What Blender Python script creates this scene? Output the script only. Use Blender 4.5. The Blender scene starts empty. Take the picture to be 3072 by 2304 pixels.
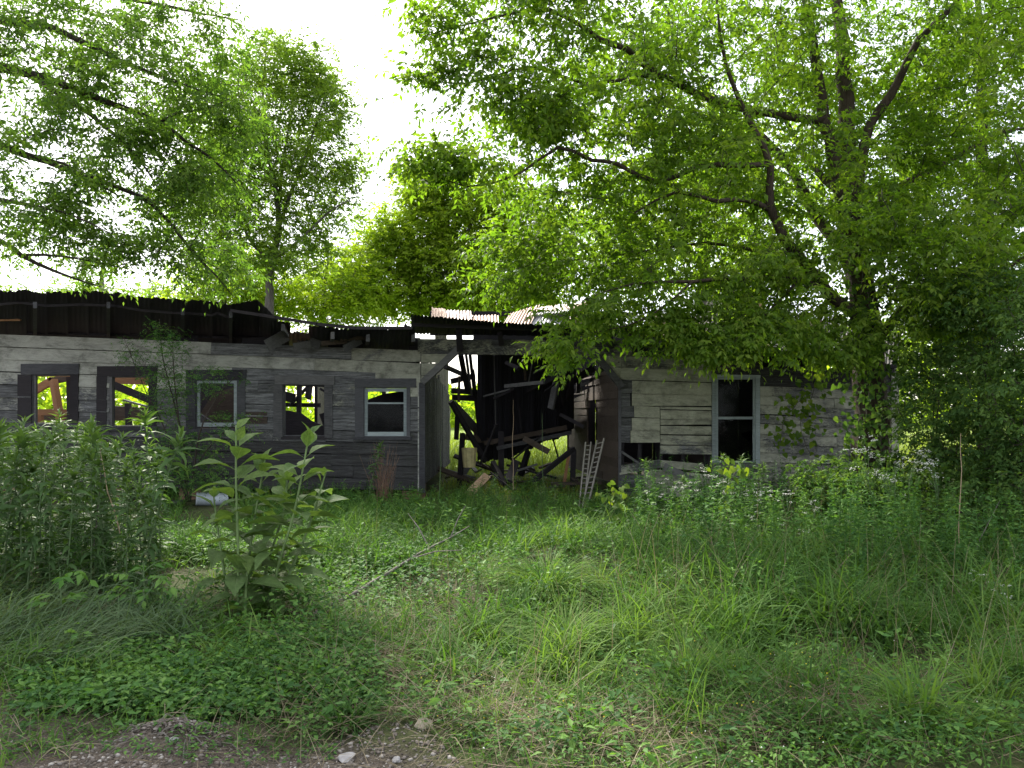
import bpy, math, random
import numpy as np
from mathutils import Vector, Matrix

R = math.radians
rng = np.random.default_rng(11)
random.seed(5)
sc = bpy.context.scene
col = sc.collection

# ------------------------------------------------------------------ camera
F, HZ, CAMZ = 2308.0, 1236.0, 1.6            # photo pixels: focal length, horizon row; camera height
cam_d = bpy.data.cameras.new('camera')
cam = bpy.data.objects.new('camera', cam_d); col.objects.link(cam)
cam.location = (0, 0, CAMZ); cam.rotation_euler = (R(90), 0, 0)
cam_d.sensor_width = 36; cam_d.lens = 36 * F / 3072
cam_d.shift_y = (HZ - 1152) / 3072
cam_d.clip_end = 3000
sc.camera = cam

# ------------------------------------------------------------------ sky, sun, exposure
SUN_EL, SUN_AZ = R(40), R(-26)               # high behind the house, a little to the left, veiled by thin cloud
w = bpy.data.worlds.new('World'); sc.world = w; w.use_nodes = True
nt = w.node_tree; nt.nodes.clear()
sky = nt.nodes.new('ShaderNodeTexSky'); sky.sky_type = 'NISHITA'; sky.sun_disc = False
sky.sun_elevation = SUN_EL; sky.sun_rotation = SUN_AZ
sky.air_density = 1.0; sky.dust_density = 1.5; sky.ozone_density = 0.6
bg = nt.nodes.new('ShaderNodeBackground'); bg.inputs[1].default_value = 0.05
veil = nt.nodes.new('ShaderNodeBackground'); veil.inputs[0].default_value = (1.0, .985, .97, 1); veil.inputs[1].default_value = 0.46   # even white cloud over the whole sky
ad = nt.nodes.new('ShaderNodeAddShader'); wo = nt.nodes.new('ShaderNodeOutputWorld')
nt.links.new(sky.outputs[0], bg.inputs[0]); nt.links.new(bg.outputs[0], ad.inputs[0]); nt.links.new(veil.outputs[0], ad.inputs[1]); nt.links.new(ad.outputs[0], wo.inputs[0])
sd = bpy.data.lights.new('sun', 'SUN'); sd.energy = 4.2; sd.angle = R(6); sd.color = (1, .94, .83)
so = bpy.data.objects.new('sun', sd); col.objects.link(so)
sv = Vector((math.sin(SUN_AZ) * math.cos(SUN_EL), math.cos(SUN_AZ) * math.cos(SUN_EL), math.sin(SUN_EL)))
so.rotation_euler = sv.to_track_quat('Z', 'Y').to_euler(); so.location = (0, 0, 30)
vs = sc.view_settings
vs.view_transform = 'Standard'; vs.look = 'None'; vs.exposure = 1.66; vs.gamma = 1; vs.use_curve_mapping = False
cy = sc.cycles
cy.max_bounces = 5; cy.diffuse_bounces = 3; cy.glossy_bounces = 2; cy.transmission_bounces = 5; cy.transparent_max_bounces = 4
cy.use_adaptive_sampling = True; cy.adaptive_threshold = 0.012; cy.use_denoising = True; cy.denoising_prefilter = 'NONE'; cy.sample_clamp_indirect = 4.0
cy.caustics_reflective = False; cy.caustics_refractive = False

# ------------------------------------------------------------------ helpers
def P(px, py, Y):                            # the point at depth Y that the photograph shows at (px, py)
    return np.array(((px - 1536) / F * Y, Y, CAMZ + (HZ - py) / F * Y))
def PX(px, Y): return (px - 1536) / F * Y
def GY(py): return CAMZ * F / (py - HZ)      # depth of level ground at row py

def tag(o, label=None, cat=None, group=None, kind=None):
    if label: o['label'] = label
    if cat: o['category'] = cat
    if group: o['group'] = group
    if kind: o['kind'] = kind
    return o
def empty(name, loc=(0, 0, 0)):
    o = bpy.data.objects.new(name, None); col.objects.link(o); o.location = loc; o.empty_display_size = .1
    return o
def mesh_np(name, V, Fc, var=None, smooth=False):
    V = np.ascontiguousarray(V, np.float32).reshape(-1, 3); Fc = np.ascontiguousarray(Fc, np.int32)
    me = bpy.data.meshes.new(name)
    me.vertices.add(len(V)); me.vertices.foreach_set('co', V.ravel())
    k = Fc.shape[1]
    me.loops.add(Fc.size); me.loops.foreach_set('vertex_index', Fc.ravel())
    me.polygons.add(len(Fc)); me.polygons.foreach_set('loop_start', np.arange(len(Fc), dtype=np.int32) * k)
    if smooth: me.polygons.foreach_set('use_smooth', np.ones(len(Fc), bool))
    if var is not None:
        a = me.attributes.new('var', 'FLOAT', 'POINT'); a.data.foreach_set('value', np.ascontiguousarray(var, np.float32))
    me.update(calc_edges=True)
    return me
def link(name, me, mat, parent=None, loc=None):
    if mat is not None and not me.materials: me.materials.append(mat)
    o = bpy.data.objects.new(name, me); col.objects.link(o)
    if parent is not None: o.parent = parent
    if loc is not None: o.location = loc
    return o
def shift(me_or_V, d): return np.asarray(me_or_V) - np.asarray(d)
def nrm(v): return v / np.maximum(np.linalg.norm(v, axis=-1, keepdims=True), 1e-9)

class MB:                                    # mixed small meshes
    def __init__(s): s.v, s.f = [], []
    def add(s, V, Fc):
        n = len(s.v); s.v += [tuple(map(float, p)) for p in V]; s.f += [tuple(int(i) + n for i in f) for f in Fc]
    def hexa(s, A):                          # 8 points: front 4 (ccw), back 4
        s.add(A, [(0, 1, 2, 3), (7, 6, 5, 4), (0, 4, 5, 1), (1, 5, 6, 2), (2, 6, 7, 3), (3, 7, 4, 0)])
    def beam(s, a, b, wd, th, up=(0, 0, 1), tw=0):
        a, b = np.array(a, float), np.array(b, float); d = nrm(b - a)
        u = np.array(up, float); x = np.cross(d, u)
        if np.linalg.norm(x) < .05: x = np.cross(d, (0, 1, 0))
        x = nrm(x); u = np.cross(x, d)
        if tw: x, u = x * math.cos(tw) + u * math.sin(tw), u * math.cos(tw) - x * math.sin(tw)
        h, t = x * wd / 2, u * th / 2
        s.hexa([a - h - t, a + h - t, b + h - t, b - h - t, a - h + t, a + h + t, b + h + t, b - h + t])
    def tube(s, pts, rad, k=6):
        pts = np.array(pts, float); n = len(pts)
        rad = np.broadcast_to(rad, (n,))
        V = tube_rings(pts, rad, k).reshape(-1, 3)
        Fc = []
        for i in range(n - 1):
            for j in range(k):
                Fc.append((i * k + j, i * k + (j + 1) % k, (i + 1) * k + (j + 1) % k, (i + 1) * k + j))
        Fc.append(tuple(range(k))[::-1]); Fc.append(tuple((n - 1) * k + j for j in range(k)))
        s.add(V, Fc)
    def build(s, name, mat, parent=None, smooth=False, loc=None):
        me = bpy.data.meshes.new(name); V = s.v
        if loc is not None: V = [(p[0] - loc[0], p[1] - loc[1], p[2] - loc[2]) for p in V]
        me.from_pydata(V, [], s.f)
        if smooth: me.polygons.foreach_set('use_smooth', [True] * len(me.polygons))
        return link(name, me, mat, parent, loc)
def tube_rings(pts, rad, k):
    t = np.gradient(pts, axis=0); t = nrm(t)
    ref = np.array((.31, .22, .92)); x = nrm(np.cross(t, ref)); y = np.cross(t, x)
    a = np.arange(k) / k * 2 * np.pi
    return pts[:, None] + rad[:, None, None] * (np.cos(a)[None, :, None] * x[:, None] + np.sin(a)[None, :, None] * y[:, None])
def smooth_line(pts, rad, step):
    pts = np.array(pts, float); rad = np.array(rad, float)
    # Catmull-Rom through the points, then resample
    Q = np.vstack([2 * pts[0] - pts[1], pts, 2 * pts[-1] - pts[-2]]); out, ro = [], []
    for i in range(len(pts) - 1):
        p0, p1, p2, p3 = Q[i:i + 4]
        m = max(2, int(np.linalg.norm(p2 - p1) / step))
        for t in np.arange(m) / m:
            out.append(.5 * ((2 * p1) + (-p0 + p2) * t + (2 * p0 - 5 * p1 + 4 * p2 - p3) * t * t + (-p0 + 3 * p1 - 3 * p2 + p3) * t ** 3))
            ro.append(rad[i] * (1 - t) + rad[i + 1] * t)
    out.append(pts[-1]); ro.append(rad[-1])
    return np.array(out), np.array(ro)

# ------------------------------------------------------------------ materials
def mat_new(name):
    m = bpy.data.materials.new(name); m.use_nodes = True; n = m.node_tree; n.nodes.clear()
    out = n.nodes.new('ShaderNodeOutputMaterial')
    return m, n, out
def nd(n, t, **kw):
    x = n.nodes.new(t)
    for k, v in kw.items(): setattr(x, k, v)
    return x
def setin(n, node, **kw):
    for k, v in kw.items():
        s = node.inputs[k.replace('_', ' ')]
        if isinstance(v, bpy.types.NodeSocket): n.links.new(v, s)
        else: s.default_value = v
def noise(n, vec, scale, detail=4, rough=.6, dist=0):
    x = nd(n, 'ShaderNodeTexNoise'); setin(n, x, Scale=scale, Detail=detail, Roughness=rough, Distortion=dist)
    if vec is not None: n.links.new(vec, x.inputs['Vector'])
    return x.outputs[0]
def mapping(n, vec, scale):
    x = nd(n, 'ShaderNodeMapping'); x.inputs['Scale'].default_value = scale; n.links.new(vec, x.inputs['Vector']); return x.outputs[0]
def ramp(n, fac, stops):
    x = nd(n, 'ShaderNodeValToRGB'); n.links.new(fac, x.inputs[0]); e = x.color_ramp.elements
    while len(e) < len(stops): e.new(.5)
    for i, (p, c) in enumerate(stops):
        e[i].position = p; e[i].color = (*c, 1) if not isinstance(c, (int, float)) else (c, c, c, 1)
    return x.outputs[0]
def mixc(n, fac, a, b, mode='MIX'):
    x = nd(n, 'ShaderNodeMix', data_type='RGBA', blend_type=mode)
    for s, v in ((x.inputs[0], fac), (x.inputs[6], a), (x.inputs[7], b)):
        if isinstance(v, bpy.types.NodeSocket): n.links.new(v, s)
        else: s.default_value = v if isinstance(v, (int, float)) else ((*v, 1) if len(v) == 3 else v)
    return x.outputs[2]
def math_(n, op, a, b=None, clamp=False):
    x = nd(n, 'ShaderNodeMath', operation=op, use_clamp=clamp)
    for i, v in enumerate((a, b)):
        if v is None: continue
        if isinstance(v, bpy.types.NodeSocket): n.links.new(v, x.inputs[i])
        else: x.inputs[i].default_value = v
    return x.outputs[0]
def bump(n, h, strength=.5, dist=.01):
    x = nd(n, 'ShaderNodeBump'); setin(n, x, Strength=strength, Distance=dist, Height=h); return x.outputs[0]
def principled(n, out, **kw):
    p = nd(n, 'ShaderNodeBsdfPrincipled'); setin(n, p, **kw); n.links.new(p.outputs[0], out.inputs[0]); return p

def leaf_mat(name, c0, c1, c2, trans=.42, rough=.45, tcol=(1.25, 1.2, .35), spec=.35):
    m, n, out = mat_new(name)
    a = nd(n, 'ShaderNodeAttribute', attribute_name='var')
    c = ramp(n, a.outputs['Fac'], [(0, c0), (.55, c1), (1, c2)])
    p = nd(n, 'ShaderNodeBsdfPrincipled'); setin(n, p, Base_Color=c, Roughness=rough, Specular_IOR_Level=spec)
    t = nd(n, 'ShaderNodeBsdfTranslucent'); n.links.new(mixc(n, 1.0, c, (*tcol, 1), 'MULTIPLY'), t.inputs[0])
    x = nd(n, 'ShaderNodeMixShader'); x.inputs[0].default_value = trans
    n.links.new(p.outputs[0], x.inputs[1]); n.links.new(t.outputs[0], x.inputs[2]); n.links.new(x.outputs[0], out.inputs[0])
    return m
def wood_mat(name, dark, light, rough=.85, grain=(1.2, 9, 9), speck=0.0):
    m, n, out = mat_new(name)
    tc = nd(n, 'ShaderNodeTexCoord'); oi = nd(n, 'ShaderNodeObjectInfo')
    off = nd(n, 'ShaderNodeVectorMath', operation='ADD'); n.links.new(tc.outputs['Object'], off.inputs[0]); n.links.new(oi.outputs['Random'], off.inputs[1])
    g = noise(n, mapping(n, off.outputs[0], grain), 6, 8, .7, .6)
    b = noise(n, off.outputs[0], 1.7, 4, .6)
    f = math_(n, 'ADD', math_(n, 'MULTIPLY', g, .7), math_(n, 'MULTIPLY', b, .35))
    f = math_(n, 'ADD', f, math_(n, 'MULTIPLY', math_(n, 'SUBTRACT', oi.outputs['Random'], .5), .25))
    c = ramp(n, f, [(.3, dark), (.75, light)])
    principled(n, out, Base_Color=c, Roughness=rough, Specular_IOR_Level=.2, Normal=bump(n, g, .6, .006))
    return m
def siding_mat():
    """weathered lap siding: Object colour r = how much paint is left, g = green cast, b = darkness of the bare wood"""
    m, n, out = mat_new('weathered_siding')
    tc = nd(n, 'ShaderNodeTexCoord'); oi = nd(n, 'ShaderNodeObjectInfo')
    sx = nd(n, 'ShaderNodeSeparateColor'); n.links.new(oi.outputs['Color'], sx.inputs[0])
    r, g, b = sx.outputs[0], sx.outputs[1], sx.outputs[2]
    off = nd(n, 'ShaderNodeVectorMath', operation='ADD'); n.links.new(tc.outputs['Object'], off.inputs[0]); n.links.new(oi.outputs['Random'], off.inputs[1])
    v = off.outputs[0]
    grain = noise(n, mapping(n, v, (1.1, 8, 30)), 5, 10, .76, .6)
    long_ = noise(n, mapping(n, v, (.55, 3, 9)), 3.0, 6, .65, .3)
    patch = noise(n, mapping(n, tc.outputs['Object'], (1, 1, 1.3)), 1.6, 7, .7, .6)
    fleck = noise(n, mapping(n, v, (2.5, 8, 13)), 6, 9, .8, .4)
    f = math_(n, 'ADD', math_(n, 'MULTIPLY', patch, .85), math_(n, 'MULTIPLY', fleck, .75))
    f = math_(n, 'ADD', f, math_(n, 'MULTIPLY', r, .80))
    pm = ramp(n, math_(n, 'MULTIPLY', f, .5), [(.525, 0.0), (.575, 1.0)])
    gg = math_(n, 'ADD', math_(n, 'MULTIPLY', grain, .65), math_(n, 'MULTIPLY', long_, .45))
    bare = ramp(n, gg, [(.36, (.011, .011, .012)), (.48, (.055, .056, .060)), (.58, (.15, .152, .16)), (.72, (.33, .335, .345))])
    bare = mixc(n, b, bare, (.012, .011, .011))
    pb = mixc(n, g, (.41, .412, .385), (.37, .37, .275))
    dirt = ramp(n, noise(n, mapping(n, v, (.9, 3, 2.0)), 2.6, 8, .75, .5), [(.32, .35), (.50, .8), (.66, 1.0)])
    pb = mixc(n, 1.0, pb, dirt, 'MULTIPLY')
    streak = ramp(n, grain, [(.34, .40), (.48, 1.0)])
    pb = mixc(n, .8, pb, streak, 'MULTIPLY')
    mould = ramp(n, noise(n, tc.outputs['Object'], 1.7, 7, .75, .4), [(.52, 0.0), (.68, .9)])
    c = mixc(n, pm, bare, pb)
    c = mixc(n, mould, c, mixc(n, .62, c, (.030, .032, .022)))
    vo = nd(n, 'ShaderNodeTexVoronoi', feature='F1'); n.links.new(mapping(n, v, (1, 1, 1)), vo.inputs['Vector']); vo.inputs['Scale'].default_value = 2.6
    knot = ramp(n, vo.outputs['Distance'], [(.028, 1.0), (.05, 0.0)])
    c = mixc(n, math_(n, 'MULTIPLY', knot, .85), c, (.05, .045, .04))
    h = math_(n, 'ADD', math_(n, 'MULTIPLY', grain, .8), math_(n, 'MULTIPLY', pm, .35))
    principled(n, out, Base_Color=c, Roughness=.8, Specular_IOR_Level=.2, Normal=bump(n, h, 1.0, .012))
    return m
def tin_mat(name, base, rust_amt, metal=.35, rough=.55):
    m, n, out = mat_new(name)
    tc = nd(n, 'ShaderNodeTexCoord'); oi = nd(n, 'ShaderNodeObjectInfo')
    off = nd(n, 'ShaderNodeVectorMath', operation='ADD'); n.links.new(tc.outputs['Object'], off.inputs[0]); n.links.new(oi.outputs['Random'], off.inputs[1])
    f = noise(n, mapping(n, off.outputs[0], (1.6, .5, .5)), 2.2, 8, .7, .3)
    f = math_(n, 'ADD', f, math_(n, 'MULTIPLY', math_(n, 'SUBTRACT', oi.outputs['Random'], .5), .35))
    k = ramp(n, f, [(.62 - rust_amt, 0.0), (.74 - rust_amt, 1.0)])
    rc = ramp(n, noise(n, off.outputs[0], 9, 6, .7), [(.3, (.07, .032, .02)), (.6, (.20, .10, .055)), (.85, (.33, .20, .11))])
    gr = ramp(n, noise(n, off.outputs[0], 5, 5, .6), [(.3, tuple(x * .72 for x in base)), (.7, base)])
    principled(n, out, Base_Color=mixc(n, k, gr, rc), Roughness=rough, Metallic=metal)
    return m
def plain(name, c, rough=.7, metal=0.0, var=.35, scale=8, bumpy=.3):
    m, n, out = mat_new(name)
    tc = nd(n, 'ShaderNodeTexCoord')
    f = noise(n, tc.outputs['Object'], scale, 7, .7)
    cc = ramp(n, f, [(.3, tuple(x * (1 - var) for x in c)), (.7, tuple(min(1, x * (1 + var * .6)) for x in c))])
    principled(n, out, Base_Color=cc, Roughness=rough, Metallic=metal, Normal=bump(n, f, bumpy, .01))
    return m
def bark_mat(name, dark, light):
    m, n, out = mat_new(name)
    tc = nd(n, 'ShaderNodeTexCoord')
    a = noise(n, mapping(n, tc.outputs['Object'], (5, 5, 1.3)), 4, 9, .75, 1.2)
    b = noise(n, tc.outputs['Object'], 1.5, 5, .6)
    f = math_(n, 'ADD', math_(n, 'MULTIPLY', a, .75), math_(n, 'MULTIPLY', b, .3))
    c = ramp(n, f, [(.35, dark), (.7, light)])
    principled(n, out, Base_Color=c, Roughness=.9, Specular_IOR_Level=.15, Normal=bump(n, a, .9, .02))
    return m
def glass_mat():
    m, n, out = mat_new('dusty_glass')
    tc = nd(n, 'ShaderNodeTexCoord')
    f = ramp(n, noise(n, tc.outputs['Object'], 3, 6, .7), [(.35, .002), (.7, .02)])
    g = nd(n, 'ShaderNodeBsdfGlossy'); g.inputs['Roughness'].default_value = .08; g.inputs[0].default_value = (.8, .85, .9, 1)
    t = nd(n, 'ShaderNodeBsdfTransparent'); t.inputs[0].default_value = (.72, .75, .76, 1)
    d = nd(n, 'ShaderNodeBsdfDiffuse'); d.inputs[0].default_value = (.16, .16, .15, 1)
    fr = nd(n, 'ShaderNodeFresnel'); fr.inputs[0].default_value = 1.14
    x = nd(n, 'ShaderNodeMixShader'); n.links.new(fr.outputs[0], x.inputs[0]); n.links.new(t.outputs[0], x.inputs[1]); n.links.new(g.outputs[0], x.inputs[2])
    y = nd(n, 'ShaderNodeMixShader'); n.links.new(f, y.inputs[0]); n.links.new(x.outputs[0], y.inputs[1]); n.links.new(d.outputs[0], y.inputs[2])
    n.links.new(y.outputs[0], out.inputs[0])
    return m

M = {}
M['siding'] = siding_mat()
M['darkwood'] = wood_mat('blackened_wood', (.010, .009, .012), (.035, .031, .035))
M['greywood'] = wood_mat('grey_weathered_wood', (.032, .032, .036), (.145, .142, .145))
M['trim'] = wood_mat('window_trim_wood', (.020, .020, .024), (.09, .09, .10))
M['brownwood'] = wood_mat('old_brown_wood', (.028, .021, .017), (.095, .074, .060))
M['orangewood'] = wood_mat('warm_lit_orange_wood', (.13, .065, .035), (.33, .18, .095))  # orange wood, lightened to carry the warm light on the indoor timbers
M['palewood'] = wood_mat('pale_plank_wood', (.30, .19, .12), (.58, .40, .27))
M['sash'] = wood_mat('flaking_blue_white_paint', (.13, .155, .165), (.33, .375, .39))
M['tin'] = tin_mat('galvanised_tin', (.33, .335, .355), .14)
M['tin_rust'] = tin_mat('rusty_tin', (.24, .225, .22), .34)
M['tin_brown'] = tin_mat('dull_brown_tin', (.075, .070, .068), .04, .05, .85)
M['tin_dark'] = tin_mat('shade_dark_tin', (.015, .014, .022), -.4, .05, .85)  # shade of the roof undersides is put into this near-black
M['glass'] = glass_mat()
M['ladder'] = plain('grey_ladder_metal', (.20, .185, .165), .6, .2)
M['stone'] = plain('tan_stone', (.36, .31, .24), .9, 0, .35, 12)
M['greystone'] = plain('grey_stone', (.30, .29, .29), .9, 0, .4, 12)
M['tub'] = plain('enamel_pale_blue_grey', (.40, .44, .50), .45, .1, .25, 5)
M['blackplastic'] = plain('black_plastic', (.02, .02, .024), .5)
M['basket'] = plain('yellow_fluted_tin', (.46, .40, .20), .6)
M['bark'] = bark_mat('vine_covered_bark', (.016, .013, .010), (.085, .066, .050))
M['bark_dark'] = bark_mat('dark_twig_bark', (.018, .015, .013), (.075, .062, .052))
M['bark_grey'] = bark_mat('smooth_grey_bark', (.06, .055, .05), (.19, .175, .16))
M['deadwood'] = bark_mat('dead_branch_bark', (.085, .075, .065), (.23, .21, .19))
M['stem'] = plain('green_stem', (.07, .12, .04), .6)
M['stem_big'] = plain('pale_green_stalk', (.12, .19, .06), .55)
M['stem_dark'] = plain('dark_stem', (.07, .06, .045), .7)
M['straw'] = leaf_mat('dry_straw', (.125, .100, .065), (.205, .170, .112), (.29, .25, .18), .25, .7, (1.1, 1.0, .7), .15)
M['leaf_main'] = leaf_mat('boxelder_leaf', (.070, .130, .020), (.115, .190, .025), (.175, .240, .034), .60, .6, (1.42, 1.62, .46), .18)
M['leaf_left'] = leaf_mat('left_tree_leaf', (.062, .120, .026), (.100, .170, .032), (.145, .215, .042), .58, .6, (1.35, 1.55, .60), .18)
M['leaf_mid'] = leaf_mat('slender_tree_leaf', (.095, .165, .030), (.140, .215, .036), (.185, .255, .046), .60, .6, (1.35, 1.5, .55), .18)
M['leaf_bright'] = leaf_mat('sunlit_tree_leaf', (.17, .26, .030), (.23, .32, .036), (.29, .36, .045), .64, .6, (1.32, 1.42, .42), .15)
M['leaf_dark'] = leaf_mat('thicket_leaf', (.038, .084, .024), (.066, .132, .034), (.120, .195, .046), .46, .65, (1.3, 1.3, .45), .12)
M['leaf_weed'] = leaf_mat('goldenrod_leaf', (.050, .100, .036), (.078, .145, .046), (.125, .20, .050), .40, .6, (1.2, 1.25, .45), .2)
M['leaf_big'] = leaf_mat('broad_weed_leaf', (.100, .170, .062), (.135, .215, .070), (.190, .270, .076), .46, .62, (1.2, 1.25, .4), .2)
def veined():
    m = M['leaf_big']; n = m.node_tree; tc = nd(n, 'ShaderNodeTexCoord'); sp = nd(n, 'ShaderNodeSeparateXYZ'); n.links.new(tc.outputs['Object'], sp.inputs[0])
    ax = math_(n, 'ABSOLUTE', sp.outputs[0]); q = math_(n, 'SUBTRACT', sp.outputs[1], math_(n, 'MULTIPLY', ax, .95))
    wv = math_(n, 'ABSOLUTE', math_(n, 'SINE', math_(n, 'MULTIPLY', q, 24.0)))
    vein = math_(n, 'MAXIMUM', ramp(n, wv, [(.04, 1.0), (.16, 0.0)]), ramp(n, ax, [(.006, 1.0), (.012, 0.0)]))
    pr = [x for x in n.nodes if x.type == 'BSDF_PRINCIPLED'][0]; src = pr.inputs['Base Color'].links[0].from_socket
    oi = nd(n, 'ShaderNodeObjectInfo'); bl = ramp(n, noise(n, tc.outputs['Object'], 7, 5, .7), [(.40, .72), (.62, 1.08)])
    c = mixc(n, 1.0, src, bl, 'MULTIPLY'); c = mixc(n, math_(n, 'MULTIPLY', vein, .45), c, (.17, .24, .10))
    spot = ramp(n, noise(n, tc.outputs['Object'], 26, 3, .6), [(.70, 0.0), (.75, .8)]); c = mixc(n, spot, c, (.09, .07, .03))
    n.links.new(c, pr.inputs['Base Color']); n.links.new(bump(n, math_(n, 'SUBTRACT', 1.0, vein), .5, .02), pr.inputs['Normal'])
    for t in n.nodes:
        if t.type == 'BSDF_TRANSLUCENT': n.links.new(mixc(n, 1.0, c, (1.2, 1.25, .45, 1), 'MULTIPLY'), t.inputs[0])
veined()
M['leaf_vine'] = leaf_mat('heart_vine_leaf', (.060, .120, .018), (.10, .175, .022), (.16, .23, .03), .48, .6, (1.25, 1.2, .35), .15)
M['leaf_cover'] = leaf_mat('ground_cover_leaf', (.034, .094, .026), (.076, .178, .040), (.145, .265, .060), .42, .65, (1.2, 1.25, .5), .16)
M['grass'] = leaf_mat('grass_blade', (.034, .080, .022), (.080, .165, .034), (.165, .250, .062), .42, .7, (1.2, 1.25, .5), .12)
M['grass_blue'] = leaf_mat('blue_green_grass_blade', (.060, .105, .050), (.095, .150, .070), (.14, .20, .085), .36, .65, (1.2, 1.2, .5), .15)
M['meadow'] = leaf_mat('sunlit_meadow_blade', (.12, .18, .03), (.17, .24, .04), (.24, .30, .06), .45, .5)
M['petal'] = leaf_mat('white_petal', (.62, .62, .58), (.75, .75, .72), (.8, .8, .78), .3, .7, (1, 1, 1), .1)
M['yellow'] = leaf_mat('yellow_petal', (.55, .45, .05), (.65, .52, .06), (.7, .6, .08), .3, .7, (1, 1, .6), .1)
M['drystalk'] = plain('dry_tan_stalk', (.30, .22, .14), .8)
M['redbrown'] = plain('red_brown_stalk', (.15, .085, .055), .8)

# ------------------------------------------------------------------ foliage builders (numpy)
UP = np.array((0, 0, 1.0))
def rvec(n): return nrm(rng.normal(size=(n, 3)))
def leaves5(B, D, N, L, W, curl, var):
    """folded, drooping leaf: 5 vertices, 4 triangles each"""
    B, D, N = np.asarray(B), nrm(np.asarray(D)), np.asarray(N); n = len(B)
    L = np.broadcast_to(L, (n,))[:, None]; W = np.broadcast_to(W, (n,))[:, None]; curl = np.broadcast_to(curl, (n,))[:, None]
    S = nrm(np.cross(D, N)); N = np.cross(S, D)
    mid = B + D * L * .42 - N * curl * L * .16
    V = np.stack([B, mid + S * W * .5 + N * W * .18, mid - S * W * .5 + N * W * .18, mid, B + D * L - N * curl * L * .75], 1)
    i = np.arange(n)[:, None, None] * 5
    Fc = (np.array([(0, 3, 1), (0, 2, 3), (1, 3, 4), (3, 2, 4)])[None] + i).reshape(-1, 3)
    return V.reshape(-1, 3), Fc, np.repeat(np.broadcast_to(var, (n,)), 5)
def leaves4(B, D, N, L, W, var):
    B, D, N = np.asarray(B), nrm(np.asarray(D)), np.asarray(N); n = len(B)
    L = np.broadcast_to(L, (n,))[:, None]; W = np.broadcast_to(W, (n,))[:, None]
    S = nrm(np.cross(D, N)); N = np.cross(S, D)
    mid = B + D * L * .45
    V = np.stack([B, mid - S * W * .5 + N * W * .15, B + D * L, mid + S * W * .5 + N * W * .15], 1)
    i = np.arange(n)[:, None, None] * 4
    Fc = (np.array([(0, 1, 2), (0, 2, 3)])[None] + i).reshape(-1, 3)
    return V.reshape(-1, 3), Fc, np.repeat(np.broadcast_to(var, (n,)), 4)
def blades(B, D, L, W, bend, var, seg=4):
    """arching grass blades, tapering ribbons that fall over along their heading"""
    B, D = np.asarray(B), nrm(np.asarray(D)); n = len(B)
    L = np.broadcast_to(L, (n,)); W = np.broadcast_to(W, (n,)); bend = np.broadcast_to(bend, (n,))
    H = D.copy(); H[:, 2] = 0; H = nrm(H + 1e-6)
    S = nrm(np.cross(H, UP) + rng.normal(size=(n, 3)) * .35)
    e0 = np.arcsin(np.clip(D[:, 2], -1, 1)); pos = B.copy(); rows = []
    for s in range(seg + 1):
        t = s / seg
        wv = (W * (1 - t ** 1.6) * (.75 + .5 * min(t * 3, 1)) * .5)[:, None]
        if s == seg: rows.append(pos[:, None])
        else: rows.append(np.stack([pos - S * wv, pos + S * wv], 1))
        e = e0 - bend * (t + .5 / seg)
        pos = pos + (H * np.cos(e)[:, None] + UP * np.sin(e)[:, None]) * (L / seg)[:, None]
    V = np.concatenate(rows, 1); k = 2 * seg + 1
    f = []
    for s in range(seg - 1): f += [(2 * s, 2 * s + 1, 2 * s + 3), (2 * s, 2 * s + 3, 2 * s + 2)]
    f.append((2 * seg - 2, 2 * seg - 1, 2 * seg))
    Fc = (np.array(f)[None] + (np.arange(n) * k)[:, None, None]).reshape(-1, 3)
    return V.reshape(-1, 3), Fc, np.repeat(np.broadcast_to(var, (n,)), k)
def sticks(A, B, ra, rb, k=3):
    A, B = np.asarray(A, float), np.asarray(B, float); n = len(A)
    d = nrm(B - A); x = nrm(np.cross(d, np.array((.31, .22, .92)))); y = np.cross(d, x)
    a = np.arange(k) / k * 2 * np.pi
    ra = np.broadcast_to(ra, (n,)); rb = np.broadcast_to(rb, (n,))
    ring = np.cos(a)[None, :, None] * x[:, None] + np.sin(a)[None, :, None] * y[:, None]
    V = np.concatenate([A[:, None] + ring * ra[:, None, None], B[:, None] + ring * rb[:, None, None]], 1)
    f = [(j, (j + 1) % k, k + (j + 1) % k, k + j) for j in range(k)]
    Fc = (np.array(f)[None] + (np.arange(n) * 2 * k)[:, None, None]).reshape(-1, 4)
    return V.reshape(-1, 3), Fc
def cat3(*parts):
    V, Fc, A, n = [], [], [], 0
    for v, f, a in parts:
        V.append(v); Fc.append(f + n); A.append(a); n += len(v)
    return np.concatenate(V), np.concatenate(Fc), np.concatenate(A)
def quad2tri(Fc): return np.concatenate([Fc[:, [0, 1, 2]], Fc[:, [0, 2, 3]]])

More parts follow.
